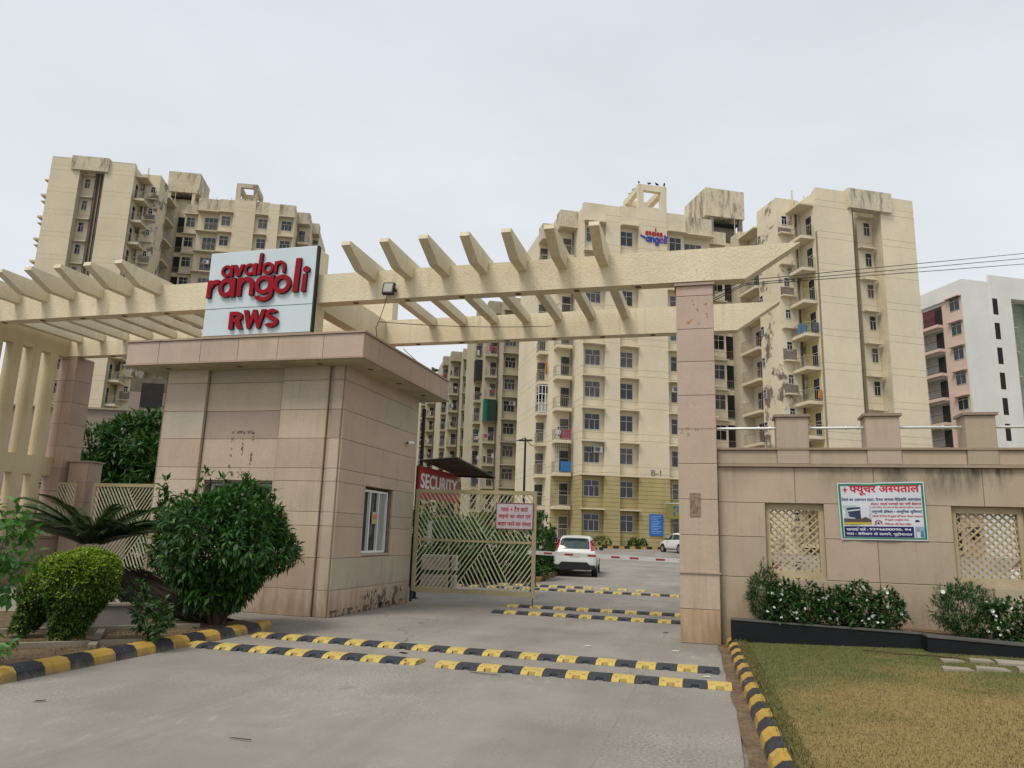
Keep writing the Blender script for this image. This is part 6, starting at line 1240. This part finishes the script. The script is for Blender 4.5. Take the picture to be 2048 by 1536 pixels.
# ------------------------------------------------------------------ things on the balconies and windows
def uvz(u, v, z, k=0, base=.6): p = loc_uv(u, v); return (p[0], p[1], z)
AC = MB().box(0, .75, -.42, .1, 0, .5).mesh('ac_case', surf('ac_case', (.55, .55, .52), .5, bump=0)); ACG = MB().box(.06, .5, -.427, -.4205, .06, .44).mesh('ac_grille', surf('ac_grille', (.10, .11, .11), .6, bump=0))
def ac(label, p, rz=27.5): t = thing('air_conditioner', label, 'air conditioner', p, math.radians(rz), 'window air conditioners'); inst('casing', AC, t); inst('grille', ACG, t)
zF = lambda k: .6+.75+2.95*k
ac('white window air conditioner two floors above the lower olive window of the pale tower', uvz(1.28, .42, zF(2)+1.75)); ac('white window air conditioner in the window strip left of the stone pillar', uvz(8.75, .42, zF(4)+1.8))
q = loc_uv(-1.08, 31.2); ac('white air conditioner in a window of the tan block, right of the green net', (q[0]+U[0]*1.15+V[0]*.42, q[1]+U[1]*1.15+V[1]*.42, 1.05+.75+2.95*5+1.7))
ac('white window air conditioner on the left tower just above the sign', (-79.458+.9184*17.0-.3955*8.68+.0, 67.1+.3955*17.0+.9184*8.68, -.25+.75+2.95*12+.9), 23.3)
CL = {}
def cloth_thing(name, label, cat, p, w, h, col, rz=27.5, wav=.06, group=None, n=10, m_=6):
    mb = MB(); P = [(w*i/n, wav*math.sin(i*1.9+j*.5)*(.3+j/m_), -h*j/m_*(1+.08*math.sin(i*2.3))) for j in range(m_+1) for i in range(n+1)]; P2 = [(x, y+.02, z) for x, y, z in P]; q = len(P)
    f = [(j*(n+1)+i, j*(n+1)+i+1, (j+1)*(n+1)+i+1, (j+1)*(n+1)+i) for j in range(m_) for i in range(n)]; mb.add(P, f); mb.add(P2, f)
    o = mb.build(name, surf(name+'_fabric', col, .85, var=.15, vscale=5, bump=0), None, smooth=True, fix=False); o.location = p; o.rotation_euler = (0, 0, math.radians(rz)); return tag(o, label, cat, group)
q = lambda u, v: (P0[0]+U[0]*(18.77+u)+V[0]*(v-8.25), P0[1]+U[1]*(18.77+u)+V[1]*(v-8.25))
LG_ = 'washing hung on the balconies'
cloth_thing('laundry', 'bright blue and turquoise washing hung on a middle balcony of the right tower', 'laundry', (*q(-1.32, 1.55), zF(6)+1.3), .9, 1.0, (.02, .17, .33), 27.5, .1, LG_)
cloth_thing('laundry', 'dark printed washing beside the turquoise washing on the right tower', 'laundry', (*q(-.5, .5), zF(6)+1.25), .45, .75, (.10, .10, .14), 27.5, .08, LG_)
cloth_thing('laundry', 'dark red cloth on a recessed balcony of the right tower near the stone pillar', 'laundry', (*q(-2.3, 6.0), zF(4)+2.1), .7, 1.4, (.20, .01, .03), 27.5, .08, LG_)
cloth_thing('laundry', 'orange towel on the outer flank of the right tower near its top', 'laundry', (*q(10.0, 1.6), zF(8)+1.6), .8, .95, (.55, .16, .03), 27.5, .08, LG_)
cloth_thing('laundry', 'turquoise towel on the outer flank of the right tower below the orange one', 'laundry', (*q(10.0, 1.6), zF(7)-.55), .7, .9, (.02, .35, .34), 27.5, .06, LG_)
cloth_thing('laundry', 'small orange cloth on a balcony hook of the right tower, lower down', 'laundry', (*q(-.4, .52), zF(4)+1.2), .4, .65, (.5, .2, .08), 27.5, .06, LG_)
cloth_thing('flag', 'saffron flag standing on the outer balcony of the pale tower', 'flag', (*loc_uv(-2.1, 4.85), zF(5)+1.9), .22, 1.2, (.5, .2, .02), 27.5, .06)
cloth_thing('blue_sheet', 'blue sheet tied inside a caged balcony low on the pale tower', 'sheet', (*loc_uv(-1.25, 1.93), zF(2)+1.0), .95, .9, (.03, .16, .40), 27.5, .02)
cloth_thing('laundry', 'red and white washing on the balcony of the pale tower behind the seated person', 'laundry', (*loc_uv(-1.1, 2.03), zF(3)+.95), .75, .85, (.33, .06, .10), 27.5, .05, LG_)
mq = loc_uv(-1.08, 31.2); gnl = (mq[0]+U[0]*(-1.85)+V[0]*1.85, mq[1]+U[1]*(-1.85)+V[1]*1.85)
gn = thing('balcony_net', 'dark green shade net wrapped round a balcony of the tan block', 'shade net', (*gnl, 1.05+.75+2.95*5), math.radians(27.5)); gm_ = surf('green_net', (.004, .13, .075), .8, var=.2, vscale=2, bump=0)
MB().box(0, 1.55, 0, .03, -.3, 2.6).build('net_front', surf('dark_net', (.018, .04, .03), .9, bump=0), gn); MB().box(-.03, 0, 0, 1.2, -.35, 2.7).build('net_side', gm_, gn); MB().box(-.06, .35, -.02, -.003, -.35, 2.65).build('net_front', gm_, gn)
gn2 = thing('balcony_net', 'black shade net wrapped round an upper balcony of the tan block', 'shade net', (mq[0]+U[0]*(-2.75)+V[0]*4.8, mq[1]+U[1]*(-2.75)+V[1]*4.8, 1.05+.75+2.95*7), math.radians(27.5)); MB().box(0, 1.4, 0, .03, -.3, 2.7).box(-.03, 0, 0, 1.3, -.3, 2.7).build('net_front', surf('black_net', (.02, .025, .022), .9, bump=0), gn2)
cg = thing('balcony_cage', 'white glazed steel cage round an outer balcony of the pale tower', 'balcony cage', (*loc_uv(-2.68, 4.88), zF(4)), math.radians(27.5))
mb = MB()
for x in (0, .33, .66, .99, 1.3): mb.box(x-.025, x+.025, -.03, .03, 0, 2.5)
for z in (0, .8, 1.7, 2.5): mb.box(0, 1.3, -.025, .025, z-.03, z+.03); mb.box(-.025, .025, 0, 1.2, z-.03, z+.03)
mb.build('cage_frame', M['white_paint'], cg); MB().box(.02, 1.28, .03, .05, .03, .8).build('cage_panel', surf('cage_panel', (.34, .35, .33), .6, bump=0), cg); MB().box(.02, 1.28, .03, .05, 1.7, 2.5).build('cage_glass', M['glass_dark'], cg)
cg2 = thing('balcony_cage', 'dark steel grille cage round the lower balcony of the pale tower', 'balcony cage', (*loc_uv(-1.78, 1.93), zF(2)), math.radians(27.5)); mb = MB()
for k in range(8): mb.box(k*.205-.014, k*.205+.014, -.015, .015, .95, 2.62)
for z in (1.35, 1.8, 2.25, 2.62): mb.box(0, 1.44, -.012, .012, z-.016, z+.016)
mb.build('cage_bars', M['black_metal'], cg2)
wm = [surf('washing_%d' % i, c_, .9, var=.2, vscale=4, bump=0) for i, c_ in enumerate(((.45, .42, .4), (.05, .06, .12), (.28, .05, .07), (.10, .14, .2), (.33, .27, .18), (.02, .02, .025)))]
wb = MB()
def washing(u0, v0, z0_, zt):
    r_ = random.Random(int(u0*7+v0*13)); 
    for k in range(1, 10):
        for du, dv, wl_ in ((-1.7, 1.94, 1.3), (-2.6, 4.84, 1.2)):
            x = 0
            while x < wl_:
                w_ = r_.uniform(.18, .4)
                if r_.random() < .42:
                    p = loc_uv(u0+du+x, v0+dv); q_ = loc_uv(u0+du+x+w_, v0+dv); z = z0_+.75+2.95*k+r_.uniform(.9, 1.5); h_ = r_.uniform(.4, .9); wb.add([(*p, z), (*q_, z), (*q_, z-h_), (*p, z-h_*r_.uniform(.8, 1.1))], [(0, 1, 2, 3)], r_.randrange(6))
                x += w_+.05
for a_ in ((-1.08, 31.2, 1.05), (-2.27, 59.8, .7), (-3.17, 89.1, 1.1)): washing(*a_, 0)
tag(wb.build('balcony_washing', wm, None, fix=False), 'assorted washing and clutter crowding the balconies of the tan blocks', 'washing', kind='stuff')
# roof edge birds and pipes
BD = MB().tube([(0, -.13, .09), (0, -.04, .1), (0, .07, .12), (0, .13, .19), (0, .17, .2)], [.008, .05, .06, .035, .008], 6).tube([(-.02, .03, 0), (-.02, .03, .09)], .006, 3).tube([(.02, .03, 0), (.02, .03, .09)], .006, 3).mesh('bird', surf('pigeon_grey', (.05, .05, .055), .8, bump=0))
BG_ = 'pigeons on the roof edges'
def bird(label, p, rz, k=1.0): o = inst('pigeon', BD, None, p, rz); o.scale = (k, k, k); tag(o, label, 'pigeon', BG_)
bird('pigeon perched on the right edge of the guard room roof', (-6.36, 16.1, 5.306), 1.2, .8)
for i, (u, v) in enumerate(((5.5, .0), (6.6, .0), (7.4, .0), (8.1, .0), (5.6, 1.6), (5.6, 2.6))): bird(('pigeon at the left corner of the open roof frame', 'pigeon on the front bar of the open roof frame, second from left', 'pigeon on the front bar of the open roof frame, third from left', 'pigeon at the right end of the open roof frame', 'pigeon on the left side bar of the open roof frame', 'pigeon at the back of the left side bar of the open roof frame')[i], (*loc_uv(u, v), .6+31.95+2.56), i*1.1, 1.6)
# low buildings and odds and ends inside
lb = thing('low_brown_building', 'low brown building with a dark window behind the dense tree on the left', 'building', (-44.5, 49, zg(49)), math.radians(20)); br = surf('brown_wall', (.24, .185, .15), .9, var=.1, bump=.05)
MB().box(-10, 6, 0, 10, -1, 9.9).box(-1.0, 6, -.2, 0, -1, 11.5).build('wall', br, lb); MB().box(-.1, 1.6, -.26, -.2, 10.2, 12.2).build('window', M['dark_void'], lb); MB().box(-1.02, 6, -.22, 10, 11.52, 12.6).build('upper_wall', M['stained_shaded_slot'], lb); MB().box(-10.05, 6.05, -.25, 0, 9.9, 10.05).build('roof_edge', M['edging'], lb)
HG = 'small clipped hedges at the foot of the pale tower'
for i, (u, w_, h_, lab) in enumerate(((1.75, .95, .55, 'wide clipped hedge at the foot of the pale tower behind the car'), (4.55, .42, .5, 'left of two small clipped shrubs at the foot of the pale tower'), (5.35, .5, .48, 'right of two small clipped shrubs at the foot of the pale tower'))):
    p = loc_uv(u, -.75); t = thing('clipped_hedge', lab, 'hedge', (*p, zg(p[1])), math.radians(27.5), HG); tp, o = cloud(260, (0, 0, h_*.75), (w_, .4, h_), .8); o_2 = link(bpy.data.objects.new('foliage', leaf_mesh('foliage', whorls(tp, o, 6, .12, .06, .9, 0), M['leaf_dark'])), t); tag(o_2, kind='stuff')
k4 = thing('kerb', 'black and yellow painted kerb along the foot of the pale tower', 'kerb', (*loc_uv(-2, -1.5), 0), 0, 'painted kerbs'); kerb_run(k4, loc_uv(-2, -1.5), loc_uv(11, -1.5), 26, .22, .2)
for i, (x, y) in enumerate(((1.05, 20.5), (1.6, 21.2), (2.3, 21.8))):
    t = thing('parked_scooter', ('dark parked scooter behind the wall, left in the first lattice', 'dark parked scooter behind the wall, middle of the first lattice', 'dark parked scooter behind the wall, right in the first lattice')[i], 'scooter', (x+.3, y, zg(y)), math.radians(20+25*i), 'scooters parked behind the wall'); cl = ((.05, .05, .06), (.16, .02, .03), (.04, .05, .09))[i]
    for yy in (-.6, .6): MB().tube([(-.05, yy, .24), (.05, yy, .24)], .24, 16).build('wheel', M['tyre'], t)
    MB().prism([(-.62, .45), (-.2, .32), (.25, .3), (.42, .45), (.56, .98), (.48, 1.0), (.3, .5), (-.1, .52), (-.25, .78), (-.75, .8)], -.13, .13, 'x').build('body_panel', surf('scooter_paint_%d' % i, cl, .3, bump=0, spec=.6), t)
    MB().prism([(-.72, .8), (-.08, .74), (-.06, .8), (-.7, .88)], -.12, .12, 'x').build('seat', M['car_black'], t); MB().tube([(-.33, .42, 1.02), (0, .5, 1.05), (.33, .42, 1.02)], .018, 6).build('handlebar', M['car_black'], t); MB().tube([(0, .6, .28), (0, .5, 1.02)], .03, 6).build('fork', M['rim'], t)
mw = thing('storage_crate', 'pale storage crate standing behind the lower left of the gate leaf', 'crate', (-7.35, 19.9, zg(20)), math.radians(10))
for a, b in ((.55, .95), (.05, .42)):
    for k in range(4): MB().box(-.55, .4, -.2, .2, a+k*(b-a)/4+.006, a+(k+1)*(b-a)/4).build('crate_board', M['sign_white'] if False else bpy.data.materials.get('crate_board') or surf('crate_board', (.42, .39, .33), .8, bump=0), mw)
ml = thing('white_notice', 'small white notice on the cabin wall behind the gate leaf', 'notice', (-6.95, 17.75, 1.35)); MB().box(0, .012, -.14, .16, 0, .55).build('notice_sheet', surf('dull_white_sheet', (.36, .38, .38), .7, bump=0), ml)
print('objects', len(bpy.data.objects))
